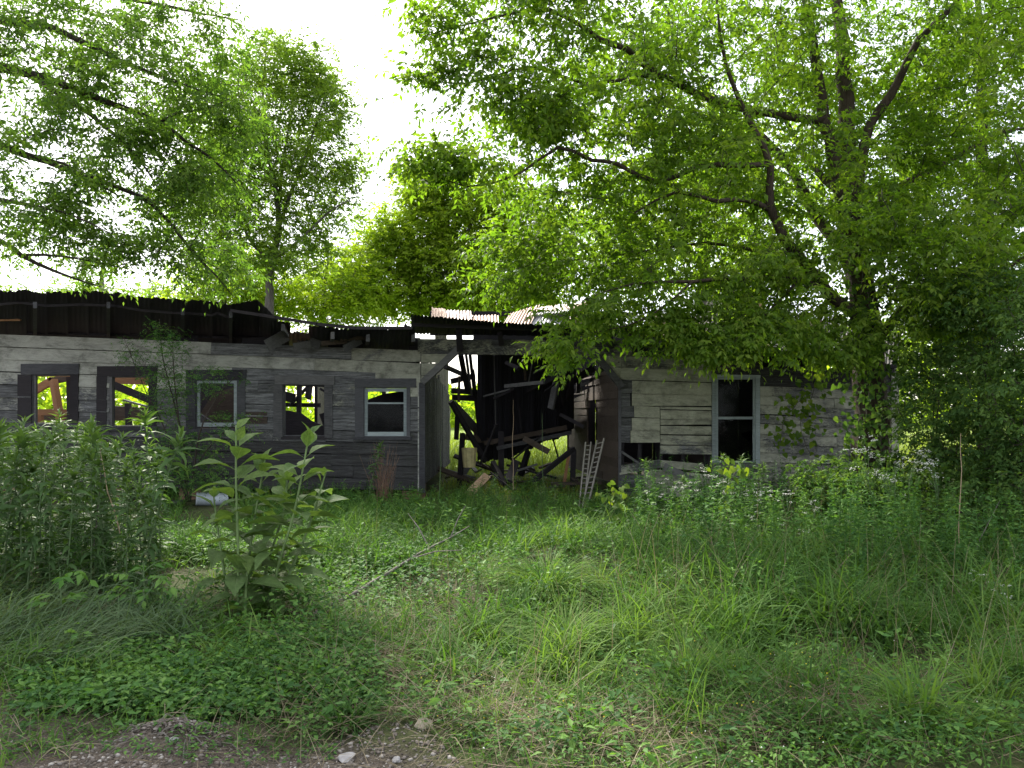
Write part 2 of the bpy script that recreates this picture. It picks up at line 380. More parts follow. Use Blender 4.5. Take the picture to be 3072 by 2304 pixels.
def compound(O, D, Lr, ll, lw, k, droop, var, five=True):
    """pinnate leaves: k leaflets along a drooping stalk"""
    n = len(O); D = nrm(D)
    side = nrm(np.cross(D, UP) + 1e-4); 
    Bs, Ds, Ns, Ls, vs_ = [], [], [], [], []
    for j in range(k):
        last = j == k - 1
        t = 1.0 if last else .30 + .62 * (j // 2) / max(1, (k - 1) // 2)
        sg = 0 if last else (1 if j % 2 else -1)
        p = O + D * (Lr * t)[:, None] - UP * (droop * Lr * t * t)[:, None]
        tang = nrm(D - UP * (2 * droop * t)[:, None])
        d = nrm(tang * (1.0 if last else .55) + side * sg * .9 - UP * .28 + rng.normal(size=(n, 3)) * .22)
        Bs.append(p); Ds.append(d); Ns.append(nrm(np.cross(side, tang) + rng.normal(size=(n, 3)) * .45))
        Ls.append(ll * rng.uniform(.5, 1.25, n)); vs_.append(np.clip(var + rng.normal(size=n) * .14, 0, 1))
    B, D2, N, L, v = (np.concatenate(q) for q in (Bs, Ds, Ns, Ls, vs_))
    out = leaves5(B, D2, N, L, L * lw, rng.uniform(.05, .5, len(L)), v) if five else leaves4(B, D2, N, L, L * lw, v)
    e = O + D * Lr[:, None] - UP * (droop * Lr)[:, None]
    return out, O, e

def tree(name, label, limbs, blobs, base, mats, leaf=(.075, .42, 7, .24), per=4, five=True, seed=1, dens=1.0, cat='tree', group=None,
         bf=.35, twig=.010, node_step=.3, hole=.35, crown_name='crown', rot=None, trunk_name='trunk'):
    """limbs: [(points, radii)] placed by hand; blobs: (px,py,Y,rx,ry,rY,n) where foliage hangs; twigs grow from the nearest limb"""
    global rng
    keep = rng; rng = np.random.default_rng(seed)
    root = empty(name, tuple(base)); tag(root, label, cat, group)
    nodes, plen, mb = [], [], MB()
    for pts, rad in limbs:
        q, r = smooth_line(pts, rad, node_step)
        q[1:-1] += rng.normal(size=(len(q) - 2, 3)) * np.minimum(r[1:-1, None] * .22, .014)
        mb.tube(q, r, 8 if r.max() > .06 else 5)
        l0 = 0
        if nodes:
            dd = np.linalg.norm(np.array(nodes) - q[0], axis=1); l0 = plen[int(dd.argmin())]
        ll = np.concatenate([[0], np.cumsum(np.linalg.norm(np.diff(q, axis=0), axis=1))]) + l0
        nodes += list(q); plen += list(ll)
    # attraction points
    A = []
    for (px, py, Y, rx, ry, rY, n) in blobs:
        n = n * dens
        u = rvec(int(n)) * (rng.uniform(.12, 1, (int(n), 1)) ** .45)
        c = P(px, py, Y)
        A.append(c + u * np.array((rx / F * Y, rY, ry / F * Y)))
    A = np.concatenate(A)
    if hole:                                  # clumps and gaps
        ph = rng.uniform(0, 6.28, (6, 3)); fr = rng.uniform(1.6, 4.2, (6, 3)) * (7.0 / max(5, np.ptp(A[:, 0])))
        h = sum(np.sin(A * fr[i] + ph[i]).prod(1) for i in range(6))
        A = A[h > np.quantile(h, hole)]
    A = A[A[:, 2] > .3]
    nd_ = np.array(nodes); pl = np.array(plen)
    cap = len(nd_) + len(A) * 6
    N_ = np.zeros((cap, 3)); N_[:len(nd_)] = nd_; L_ = np.zeros(cap); L_[:len(pl)] = pl; cnt = len(nd_)
    d0 = np.array([np.min(((nd_ - a) ** 2).sum(1)) for a in A]); A = A[np.argsort(d0)]
    TA, TB, RA, RB, tipD = [], [], [], [], []
    for a in A:
        d = np.sqrt(((N_[:cnt] - a) ** 2).sum(1)); i = int(np.argmin(d + bf * L_[:cnt]))
        s = N_[i].copy(); ln = d[i]
        m = max(2, min(5, int(ln / .3) + 1))
        mid = (s + a) / 2 + np.array((0, 0, .10 * ln)) + rng.normal(size=3) * .07 * ln
        t = np.linspace(0, 1, m + 1)[:, None]
        q = (1 - t) ** 2 * s + 2 * t * (1 - t) * mid + t * t * a
        r = (.0035 + twig * min(ln, 3) * (1 - t[:, 0]))
        TA += list(q[:-1]); TB += list(q[1:]); RA += list(r[:-1]); RB += list(r[1:])
        for j in range(1, m + 1):
            if cnt < cap: N_[cnt] = q[j]; L_[cnt] = L_[i] + ln * j / m; cnt += 1
        tipD.append(q[-1] - q[-2])
    tipD = nrm(np.array(tipD))
    V2, F2 = sticks(TA, TB, RA, RB, 3 if twig < .02 else 4)
    tr = mb.build(trunk_name, mats[0], root, smooth=True, loc=tuple(base)); tr.location = (0, 0, 0)
    tw = link('twigs', mesh_np('twigs', V2 - base, F2), mats[1], root); tw['kind'] = 'stuff'
    # leaf sprays at the tips
    ll, lw, k, Lr = leaf
    O = np.repeat(A, per, 0) + rng.normal(size=(len(A) * per, 3)) * Lr * np.array((.62, .62, .22))
    D = np.repeat(tipD, per, 0) * .8 + rvec(len(O)) * 1.0; D[:, 2] = D[:, 2] * .55 - .02
    O = O - nrm(D) * Lr * .2
    clump = np.repeat(rng.uniform(.1, .9, len(A)), per)
    lr = Lr * rng.uniform(.6, 1.25, len(O))
    (v, f, a), s0, s1 = compound(O, D, lr, ll, lw, k, rng.uniform(.05, .6, len(O)), clump, five)
    cr = link(crown_name, mesh_np(crown_name, v - base, f, a), mats[2], root)
    cr['kind'] = 'stuff'
    rng = keep
    return root

def gnd(x, y):                               # height of the uneven ground
    x, y = np.asarray(x, float), np.asarray(y, float)
    h = .035 * np.sin(x * 1.3 + .7) * np.sin(y * 1.1) + .02 * np.sin(x * 3.1 + y * 2.3) + .012 * np.sin(x * 7.3 - y * 5.1)
    h = h + .22 * np.exp(-(((x - .45) / .75) ** 2 + ((y - 7.6) / .9) ** 2))
    h = h + .10 * np.exp(-(((x - 2.3) / 1.1) ** 2 + ((y - 7.4) / 1.0) ** 2))
    h = h + .085 * np.exp(-(((x + 1.65) / .20) ** 2 + ((y - 3.72) / .12) ** 2))
    h = h * np.clip((60 - y) / 30, 0, 1)
    return h

# ================================================================== the ground
def axis(a, b, step, far_a, far_b):
    mid = list(np.arange(a, b + 1e-6, step)); lo, hi = [], []
    s, x = step, a
    while x > far_a: s *= 1.5; x -= s; lo.append(max(x, far_a))
    s, x = step, b
    while x < far_b: s *= 1.5; x += s; hi.append(min(x, far_b))
    return np.array(lo[::-1] + mid + hi)
gx, gy = axis(-9, 9, .09, -600, 600), axis(2, 14, .09, -80, 1400)
GXX, GYY = np.meshgrid(gx, gy)
nx, ny = len(gx), len(gy)
gi = np.arange(nx * ny).reshape(ny, nx)
gF = np.stack([gi[:-1, :-1], gi[:-1, 1:], gi[1:, 1:], gi[1:, :-1]], -1).reshape(-1, 4)
gZ = gnd(GXX, GYY)
def ground_mat():
    m, n, out = mat_new('soil_and_gravel')
    tc = nd(n, 'ShaderNodeTexCoord'); v = tc.outputs['Object']
    s = nd(n, 'ShaderNodeSeparateXYZ'); n.links.new(v, s.inputs[0])
    big = noise(n, v, 1.3, 5, .6); fine = noise(n, v, 40, 6, .7)
    soil = ramp(n, fine, [(.3, (.030, .024, .017)), (.7, (.095, .075, .052))])
    green = ramp(n, noise(n, v, 14, 6, .7), [(.35, (.035, .055, .018)), (.7, (.08, .105, .035))])
    c = mixc(n, ramp(n, big, [(.35, .25), (.6, .8)]), soil, green)
    gr = ramp(n, noise(n, v, 75, 4, .7), [(.3, (.045, .036, .028)), (.55, (.11, .09, .074)), (.75, (.20, .175, .15))])
    edge = math_(n, 'ADD', math_(n, 'ADD', s.outputs[1], math_(n, 'MULTIPLY', s.outputs[0], .32)), math_(n, 'MULTIPLY', big, 1.3))
    k = ramp(n, math_(n, 'MULTIPLY', edge, .1), [(.372, 1.0), (.415, 0.0)])
    c = mixc(n, k, c, gr)
    far = ramp(n, math_(n, 'MULTIPLY', s.outputs[1], .02), [(.38, 0.0), (.46, 1.0)])
    mead = ramp(n, noise(n, v, 3, 6, .7), [(.3, (.10, .15, .03)), (.7, (.19, .25, .06))])
    c = mixc(n, far, c, mead)
    principled(n, out, Base_Color=c, Roughness=.95, Specular_IOR_Level=.1, Normal=bump(n, fine, .8, .02))
    return m
ground = link('ground', mesh_np('ground', np.stack([GXX, GYY, gZ], -1), gF, None, True), ground_mat())
tag(ground, kind='structure', label='uneven soil with a gravel edge along the bottom left')

# ================================================================== the house
YW = 14.0
house = empty('abandoned_house', (0, YW, 0))
tag(house, 'collapsing grey clapboard house with open middle passage and torn tin roof', 'house')
def hpart(mb, name, mat, parent, smooth=False):
    """build under the house (or one of its parts); the parents keep no rotation, so locations subtract"""
    o = mb.build(name, mat, parent, smooth)
    if parent is house: o.matrix_parent_inverse = Matrix.Translation((0, -YW, 0))
    return o
def rect(mb, x0, y0, x1, y1, Yf, Yb, Yr=YW, sl=0.0):
    """box seen at photo rows/columns at depth Yr, from depth Yf to Yb; sl = rows it drops from left to right"""
    a, b, c, d = P(x0, y1, Yr), P(x1, y1 + sl, Yr), P(x1, y0 + sl, Yr), P(x0, y0, Yr)
    A = [np.array((q[0], Yf, q[2])) for q in (a, b, c, d)] + [np.array((q[0], Yb, q[2])) for q in (a, b, c, d)]
    mb.hexa(A)
def siding(parent, x0, x1, t0, t1, b0, b1, Y=YW, paint=.5, green=0., dark=0., name='siding_board'):
    mb = MB(); j = lambda s: random.uniform(-s, s)
    if random.random() < .16: k_ = j(3.2); t1 += k_; b1 += k_        # some boards have slipped
    pr = .012 + random.uniform(0, .014)
    gp = random.choice((1.2, -.2, -.8, -1.6))
    q = [P(x0, b0 + gp + j(.8), Y), P(x1, b1 + gp + j(.8), Y), P(x1, t1 + j(.6), Y), P(x0, t0 + j(.6), Y)]
    f = [q[0] - (0, .014 + pr, 0), q[1] - (0, .014 + pr, 0), q[2] - (0, .006, 0), q[3] - (0, .006, 0)]
    bk = [p + np.array((0, .012, 0)) for p in q]
    mb.hexa(f + bk)
    o = hpart(mb, name, M['siding'], parent)
    o.color = (max(0, min(1, paint + j(.08))), green, dark, 1)
    return o

# -------- front wall, left wing
yT = lambda x: 1003 + 49 * x / 1260 if x > 0 else 1003 + .035 * x
yB = lambda x: 1456 + 14 * x / 1260
wins_l = {1: (96, 222, 1123, 1272), 2: (330, 450, 1128, 1280), 3: (588, 716, 1138, 1290), 4: (847, 977, 1152, 1310), 5: (1090, 1224, 1160, 1312)}
def studs(name, xs, y0, y1, extra=()):
    mb = MB()
    for x in xs: rect(mb, x - 5, y0(x), x + 5, y1(x), YW + .02, YW + .11)
    for e in extra: rect(mb, *e)
    o = hpart(mb, name, M['darkwood'], house); return o
left_wall = studs('front_wall', [-480, -360, -240, -120, -10, 75, 262, 312, 500, 570, 760, 815, 1010, 1060, 1240, 1266], lambda x: yT(x) + 3, lambda x: yB(x) - 3,
                  [(-500, 1000, 1262, 1009, YW + .02, YW + .12, YW, 50), (-500, 1449, 1262, 1458, YW + .02, YW + .12, YW, 14)])
def rows(parent, xa, xb, n, top, bot, openings, paint, seams=(), Y=YW, green=lambda i, x: 0., dark=lambda i, x: 0., skip=lambda i, x0, x1: False):
    for i in range(n):
        tt = lambda x: top(x) + (bot(x) - top(x)) * i / n
        bb = lambda x: top(x) + (bot(x) - top(x)) * (i + 1) / n
        segs = [(xa, xb, 0, 1)]
        for (o0, o1, p0, p1) in openings:
            new = []
            for (s0, s1, u0, u1) in segs:
                xm = (o0 + o1) / 2; ya, yb = tt(xm), bb(xm)
                ov = (min(yb, p1) - max(ya, p0)) / (yb - ya)
                if s1 <= o0 or s0 >= o1 or ov < .06 or (u0, u1) != (0, 1): new.append((s0, s1, u0, u1)); continue
                if s0 < o0: new.append((s0, o0, 0, 1))
                if s1 > o1: new.append((o1, s1, 0, 1))
                if p0 - ya > 4: new.append((o0, o1, 0, (p0 - ya) / (yb - ya)))
                elif yb - p1 > 4: new.append((o0, o1, (p1 - ya) / (yb - ya), 1))
            segs = new
        for (s0, s1, u0, u1) in segs:
            cuts = [s0] + [c + ((i * 37) % 3 - 1) * 6 for c in seams[i % len(seams)] if s0 + 60 < c < s1 - 60] + [s1] if seams else [s0, s1]
            for c0, c1 in zip(cuts[:-1], cuts[1:]):
                if skip(i, c0, c1): continue
                hgt = lambda x, u: tt(x) + (bb(x) - tt(x)) * u
                xm = (c0 + c1) / 2
                siding(parent, c0 + .25, c1 - .25, hgt(c0, u0), hgt(c1, u0), hgt(c0, u1), hgt(c1, u1), Y, paint(i, xm), green(i, xm), dark(i, xm))
def paint_l(i, x):
    if i <= 2:
        v = .68 if x < 760 else (.22 if x < 1090 else .55)
        return v - (.10 if i == 2 else 0)
    if i == 3: return .52 if x < 560 or x > 1200 else .30
    if i <= 5: return .30 if x < 560 else .18
    if i <= 7: return .14
    return .04
rows(left_wall, -500, 1262, 12, yT, yB, list(wins_l.values()), paint_l,
     seams=[[-120, 640, 1060], [-260, 540, 945], [120, 690, 1120], [-60, 780], [300, 1000]],
     dark=lambda i, x: (0. if i < 3 else random.uniform(0, .35)) if i < 7 else (.5 if i == 7 else .76), green=lambda i, x: .15 if x < 800 else .45,
     skip=lambda i, a, b: False)
mb = MB()                                    # dark backing added behind the siding so its gaps look dark, open at the windows
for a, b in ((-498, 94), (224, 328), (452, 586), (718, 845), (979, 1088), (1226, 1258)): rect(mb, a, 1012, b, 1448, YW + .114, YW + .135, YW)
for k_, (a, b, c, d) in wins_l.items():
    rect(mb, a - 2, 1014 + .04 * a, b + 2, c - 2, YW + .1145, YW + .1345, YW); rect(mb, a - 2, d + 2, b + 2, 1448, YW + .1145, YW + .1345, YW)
sh = hpart(mb, 'added_gap_backing', M['darkwood'], left_wall); sh['kind'] = 'stuff'
# a board has gone here and bare brown sheathing shows
mb = MB(); rect(mb, 738, 1236, 803, 1271, YW - .030, YW - .002); hpart(mb, 'sheathing_patch', M['brownwood'], left_wall)
# corner boards
mb = MB(); rect(mb, 1258, 1148, 1276, 1478, YW - .045, YW + .02); o = hpart(mb, 'corner_board', M['trim'], left_wall)
mb = MB(); rect(mb, 1254, 1150, 1262, 1474, YW - .034, YW - .004); o = hpart(mb, 'corner_strip', M['siding'], left_wall); o.color = (.5, 0, 0, 1)

def window(opening, trims, frame_mat='trim', jamb=None, sash=None, rails=(), panes=(), name='window', Y=YW, wall=None):
    x0, x1, y0, y1 = opening
    mb = MB()                                 # the lining of the opening
    rect(mb, x0 - 1, y0, x0 + 4, y1, Y - .015, Y + .13); rect(mb, x1 - 4, y0, x1 + 1, y1, Y - .015, Y + .13)
    rect(mb, x0 + 4, y0, x1 - 4, y0 + 4, Y - .012, Y + .13); rect(mb, x0 + 4, y1 - 4, x1 - 4, y1, Y - .012, Y + .13)
    w_ = hpart(mb, name, M[frame_mat], house)
    for nm, (a, b, c, d), mt, pr in trims:
        mb = MB(); rect(mb, a, b, c, d, Y - pr, Y - .004 + random.uniform(0, .001), Y, random.uniform(-1.2, 1.8)); hpart(mb, nm, M[mt], w_)
    if sash:
        a, b, c, d, wd, mt = sash
        for r in ((a, b, a + wd, d), (c - wd, b, c, d), (a + wd, b, c - wd, b + wd * .9), (a + wd, d - wd * 1.2, c - wd, d)):
            mb = MB(); rect(mb, *r, Y - .008, Y + .035); hpart(mb, 'sash', M[mt], w_)
    for r in rails:
        mb = MB(); rect(mb, *r[:4], Y - .010, Y + .03); hpart(mb, 'meeting_rail', M[r[4]], w_)
    for p in panes:
        pts = [P(x, y, Y) for x, y in p]; n = len(pts); mb = MB()
        V = [np.array((q[0], Y + .012, q[2])) for q in pts] + [np.array((q[0], Y + .016, q[2])) for q in pts]
        mb.add(V, [tuple(range(n))[::-1], tuple(range(n, 2 * n))] + [(i, (i + 1) % n, n + (i + 1) % n, n + i) for i in range(n)])
        hpart(mb, 'pane', M['glass'], w_)
    return w_
window(wins_l[1], [('head_trim', (66, 1092, 240, 1124), 'trim', .04), ('side_trim', (56, 1124, 97, 1276), 'darkwood', .035), ('side_trim', (214, 1122, 238, 1276), 'darkwood', .038), ('sill', (54, 1270, 242, 1282), 'trim', .07)])
mb = MB(); rect(mb, 98, 1126, 108, 1270, YW + .0, YW + .05); hpart(mb, 'inner_jamb', M['greywood'], house)
window(wins_l[2], [('head_trim', (294, 1099, 474, 1129), 'darkwood', .04), ('side_trim', (292, 1129, 322, 1284), 'darkwood', .035), ('side_trim', (448, 1127, 472, 1284), 'darkwood', .038), ('sill', (288, 1279, 476, 1292), 'trim', .07)])
mb = MB(); rect(mb, 322, 1130, 338, 1280, YW - .02, YW + .05); hpart(mb, 'inner_jamb', M['greywood'], house)
window(wins_l[3], [('head_trim', (560, 1110, 740, 1140), 'trim', .04), ('side_trim', (560, 1140, 589, 1292), 'trim', .035), ('side_trim', (713, 1140, 737, 1294), 'trim', .042), ('sill', (556, 1288, 742, 1300), 'trim', .07)],
       sash=(589, 1141, 712, 1280, 10, 'sash'))
window(wins_l[4], [('head_trim', (826, 1126, 1005, 1153), 'greywood', .045), ('side_trim', (822, 1154, 849, 1311), 'greywood', .038), ('side_trim', (975, 1154, 999, 1312), 'greywood', .040), ('sill', (844, 1308, 982, 1318), 'darkwood', .03)])
window(wins_l[5], [('head_trim', (1066, 1136, 1249, 1163), 'trim', .045), ('side_trim', (1066, 1164, 1092, 1314), 'trim', .038), ('side_trim', (1221, 1163, 1231, 1314), 'trim', .040), ('sill', (1062, 1311, 1236, 1320), 'trim', .07)],
       sash=(1092, 1165, 1222, 1309, 11, 'sash'), rails=[(1103, 1207, 1212, 1212, 'sash')],
       panes=[[(1103, 1212), (1103, 1296), (1140, 1297), (1190, 1296), (1212, 1292), (1208, 1270), (1212, 1255), (1205, 1240), (1212, 1228), (1198, 1216), (1212, 1212)]])

# -------- header and splayed corners of the passage
hd = MB(); rect(hd, 1254, 1017, 1905, 1062, YW - .03, YW + .10, YW, 6)
header = hpart(hd, 'passage_header', M['siding'], house); header.color = (.30, .9, .55, 1)
def gusset(pts, name, paint):
    q = [P(x, y, YW) for x, y in pts]; n = len(q); mb = MB()
    mb.add([np.array((p[0], YW - .022, p[2])) for p in q] + [np.array((p[0], YW + .02, p[2])) for p in q],
           [tuple(range(n)), tuple(range(n, 2 * n))[::-1]] + [(i, n + i, n + (i + 1) % n, (i + 1) % n) for i in range(n)])
    o = hpart(mb, name, M['siding'], header); o.color = paint; return o
gusset([(1264, 1062), (1264, 1088), (1316, 1088), (1344, 1062)], 'gusset_board', (.62, .7, 0, 1))
gusset([(1264, 1090), (1264, 1125), (1277, 1125), (1314, 1090)], 'gusset_board', (.60, .6, 0, 1))
gusset([(1264, 1127), (1264, 1150), (1276, 1150), (1277, 1127)], 'gusset_board', (.5, .6, 0, 1))
for a, b, wd in (((1268, 1148), (1378, 1046), .115), ((1866, 1162), (1776, 1052), .115)):
    mb = MB(); mb.beam(P(*a, YW) - (0, .03, 0), P(*b, YW) - (0, .03, 0), wd, .17, up=(0, 1, 0)); o = hpart(mb, 'splay_trim', M['greywood'], header)
gusset([(1788, 1068), (1810, 1100), (1862, 1100), (1862, 1068)], 'gusset_board', (.55, .9, .2, 1))
gusset([(1812, 1102), (1840, 1139), (1862, 1139), (1862, 1102)], 'gusset_board', (.55, .9, .1, 1))

# -------- front wall, right wing
rT = lambda x: 1066 + 36 * (x - 1860) / 830
rB = lambda x: 1486 + 4 * (x - 1860) / 830
XR0, XR1 = 1861, 2690
win_r = (2136, 2277, 1128, 1392)
right_wall = studs('front_wall', [1868, 1920, 1984, 2050, 2130, 2284, 2360, 2440, 2520, 2600, 2680], lambda x: rT(x) - 40, lambda x: rB(x) - 3,
                   [(1862, 1030, 2690, 1038, YW + .02, YW + .12, YW, 36), (1862, 1478, 2690, 1487, YW + .02, YW + .12, YW, 4)])
mb = MB(); rect(mb, 1862, 1026, 2690, 1068, YW - .02, YW + .018, YW, 36); hpart(mb, 'shade_dark_frieze', M['darkwood'], right_wall)  # near-black board carries the shade under the eave
def paint_r(i, x):
    if x < 1915 and 2 < i < 9: return .06
    if i == 0: return .45
    return (.66, .60, .62, .66, .62, .64, .62, .5, .5, .5, .62, .62)[min(i, 11)]
# left block: full-width rows, then wide boards at the left and narrow ones by the window
g9 = lambda i, x: .75
def rrow(y, k): return y + 36 * (k - 1860) / 830 * max(0, (1300 - y) / 240)
def rb(x0, x1, y0, y1, paint, green=.75, dark=0., tilt=0):
    return siding(right_wall, x0, x1, rrow(y0, x0), rrow(y0, x1) + tilt, rrow(y1, x0), rrow(y1, x1) + tilt, YW, paint, green, dark)
for (y0, y1, p, d) in ((1066, 1103, .42, .35), (1103, 1141, .60, .05), (1141, 1180, .55, 0), (1180, 1217, .64, 0)):
    x = 1862
    if y0 >= 1141: rb(1862, 1893 + random.uniform(-8, 14), y0, y1, .02, .4, .35); x = 1896
    rb(x, 2000 if y0 != 1141 else 2134, y0, y1, p, .75, d) if y0 == 1141 else (rb(x, 2134, y0, y1, p, .75, d))
for (y0, y1, p) in ((1217, 1253, .64), (1253, 1290, .68), (1290, 1328, .66)):
    xs = 1884 + random.uniform(-4, 20); rb(1862, xs, y0, y1, .02, .4, .4); rb(xs + 1.5, 1979, y0, y1, p)
yy = 1217
for k, h in enumerate((11, 29, 20, 29, 30, 27)):
    rb(1981, 2134, yy, yy + h - (2 if k > 1 else 0), .60 - .03 * k, .75, 0, random.uniform(-1, 2)); yy += h
for (x0, x1, t0, t1, b0, b1, p, d) in ((1858, 1981, 1396, 1378, 1424, 1402, .40, .3), (1981, 2110, 1380, 1392, 1404, 1414, .55, 0), (1862, 1930, 1424, 1424, 1452, 1450, .1, .4), (1931, 2136, 1406, 1424, 1448, 1450, .66, 0),
                                       (1862, 1926, 1452, 1452, 1487, 1487, .08, .5), (1927, 2136, 1450, 1451, 1488, 1488, .66, 0)):
    siding(right_wall, x0, x1, t0, t1, b0, b1, YW - .008, p, .7, d)
mb = MB(); mb.beam(P(1990, 1398, YW) - (0, .05, 0), P(2075, 1440, YW) - (0, .09, 0), .13, .022, up=(0, 1, 0)); o = hpart(mb, 'loose_board', M['greywood'], right_wall)
mb = MB(); mb.beam(P(1864, 1355, YW) + (0, .02, 0), P(1926, 1396, YW) - (0, .06, 0), .05, .04); hpart(mb, 'loose_batten', M['greywood'], right_wall)
# right of the window: narrower rows
n_rr = 13
for i in range(n_rr):
    t = lambda x: 1100 + 20 * (x - 2278) / 412 + (372 - 6 * (x - 2278) / 412) * i / n_rr
    b = lambda x: 1100 + 20 * (x - 2278) / 412 + (372 - 6 * (x - 2278) / 412) * (i + 1) / n_rr
    cut = 2430 + (i * 67) % 130
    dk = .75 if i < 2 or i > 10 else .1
    for x0, x1 in ((2279, cut), (cut + 1.5, 2672)):
        siding(right_wall, x0, x1, t(x0), t(x1), b(x0), b(x1), YW, .42 if i > 1 else .1, .55, dk)
for (x0, x1) in ((2136, 2280),):             # above and below the tall window
    siding(right_wall, x0, x1, 1074, 1082, 1124, 1126, YW, .2, .6, .8)  # dark colour holds the eave's shadow above the window
    siding(right_wall, x0, x1, 1396, 1396, 1440, 1440, YW, .4, .5, .3); siding(right_wall, x0, x1, 1441, 1441, 1488, 1488, YW, .4, .5, .5)
mb = MB(); rect(mb, 2671, 1120, 2693, 1490, YW - .05, YW + .03); o = hpart(mb, 'corner_board', M['siding'], right_wall); o.color = (.5, .5, 0, 1)
mb = MB(); rect(mb, 1855, 1150, 1863, 1488, YW - .036, YW + .02); o = hpart(mb, 'corner_board', M['trim'], right_wall)
window(win_r, [('side_trim', (2135, 1127, 2148, 1394), 'sash', .04), ('side_trim', (2265, 1130, 2278, 1396), 'sash', .042), ('head_trim', (2134, 1124, 2279, 1132), 'sash', .046), ('sill', (2128, 1390, 2284, 1400), 'greywood', .07)],
       sash=(2148, 1133, 2265, 1390, 6, 'sash'), rails=[(2154, 1250, 2259, 1258, 'sash')],
       panes=[[(2154, 1138), (2154, 1250), (2259, 1250), (2259, 1138)], [(2154, 1258), (2154, 1384), (2259, 1384), (2259, 1330), (2240, 1318), (2222, 1300), (2259, 1290), (2259, 1258)]])

# -------- floor, rear and inner walls
def quadbox(mb, a, b, z0, z1, th):           # upright slab between two plan points
    a, b = np.array(a, float), np.array(b, float); d = nrm(b - a); nrmv = np.array((-d[1], d[0])) * th / 2
    V = []
    for z in (z0, z1):
        for q in (a - nrmv, b - nrmv, b + nrmv, a + nrmv): V.append((q[0], q[1], z))
    mb.add(V, [(3, 2, 1, 0), (4, 5, 6, 7), (0, 1, 5, 4), (1, 2, 6, 5), (2, 3, 7, 6), (3, 0, 4, 7)])
XP0, XP1, XRW = PX(1276, YW), PX(1857, YW), PX(2690, YW)
XL = PX(-500, YW)
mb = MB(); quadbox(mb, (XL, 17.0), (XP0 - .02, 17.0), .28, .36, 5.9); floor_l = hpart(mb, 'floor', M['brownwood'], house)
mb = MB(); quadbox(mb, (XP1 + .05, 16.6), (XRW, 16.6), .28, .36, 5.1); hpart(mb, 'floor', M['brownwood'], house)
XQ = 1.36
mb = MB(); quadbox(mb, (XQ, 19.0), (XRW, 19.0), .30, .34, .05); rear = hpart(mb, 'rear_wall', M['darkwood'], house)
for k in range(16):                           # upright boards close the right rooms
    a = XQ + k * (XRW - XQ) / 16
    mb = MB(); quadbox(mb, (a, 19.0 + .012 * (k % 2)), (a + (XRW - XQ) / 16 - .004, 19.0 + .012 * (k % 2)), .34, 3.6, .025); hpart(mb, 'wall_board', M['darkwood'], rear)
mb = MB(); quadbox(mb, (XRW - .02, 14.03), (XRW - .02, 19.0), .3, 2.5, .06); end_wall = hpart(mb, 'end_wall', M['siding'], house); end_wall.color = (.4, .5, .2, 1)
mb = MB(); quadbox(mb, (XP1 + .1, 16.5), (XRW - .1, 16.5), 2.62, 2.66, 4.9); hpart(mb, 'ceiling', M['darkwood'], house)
# passage, left side: upright boards with a broken top
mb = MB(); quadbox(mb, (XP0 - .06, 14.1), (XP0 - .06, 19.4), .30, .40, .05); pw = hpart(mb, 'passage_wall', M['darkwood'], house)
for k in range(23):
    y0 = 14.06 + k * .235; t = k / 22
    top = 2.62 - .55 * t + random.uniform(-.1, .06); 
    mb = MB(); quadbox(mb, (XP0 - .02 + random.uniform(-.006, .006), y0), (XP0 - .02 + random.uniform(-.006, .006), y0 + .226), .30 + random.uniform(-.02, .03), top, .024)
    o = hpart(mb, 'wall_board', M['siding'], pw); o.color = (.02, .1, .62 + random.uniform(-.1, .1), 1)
# passage, right side: sagging lapped boards with a tall dark hole
mb = MB(); quadbox(mb, (XP1 + .06, 14.1), (1.46, 18.9), .26, .36, .05); pr_ = hpart(mb, 'passage_wall', M['darkwood'], house)
def rp(Y): return np.array((XP1 - .109 * (Y - 14), Y))
topz = lambda Y: 2.62 - .165 * (Y - 14)
for i in range(15):
    z0 = .28 + i * .158; z1 = z0 + .156
    cuts = [14.05, 15.25 + (i % 3) * .2, 16.9 + (i % 2) * .5, 18.9]
    if .78 < z0 < 1.80:
        cuts = [14.05, 15.75 + (.16 if z0 > 1.6 else 0), None, 16.72 - (.18 if z0 > 1.6 else 0), 18.9]
    segs = []
    if None in cuts: segs = [(cuts[0], cuts[1]), (cuts[3], cuts[4])]
    else: segs = list(zip(cuts[:-1], cuts[1:]))
    for a, b in segs:
        ta, tb = min(z1, topz(a)), min(z1, topz(b))
        if max(ta, tb) < z0 + .03: continue
        tb = max(tb, z0 + .01); ta = max(ta, z0 + .01)
        A, B = rp(a), rp(b); mb = MB(); s = random.uniform(-.006, .006)
        mb.hexa([(A[0] - .022 + s, A[1], z0 - .01), (A[0] - .010 + s, A[1], ta), (B[0] - .010 + s, B[1], tb), (B[0] - .022 + s, B[1], z0 - .01),
                 (A[0] + .012, A[1], z0 - .01), (A[0] + .012, A[1], ta), (B[0] + .012, B[1], tb), (B[0] + .012, B[1], z0 - .01)])
        hpart(mb, 'wall_board', M['brownwood'], pr_)
# the room beyond that hole is closed
mb = MB(); quadbox(mb, (XP1 + 1.6, 14.1), (XP1 + 1.6, 18.95), .3, 2.6, .05); hpart(mb, 'partition', M['darkwood'], house)

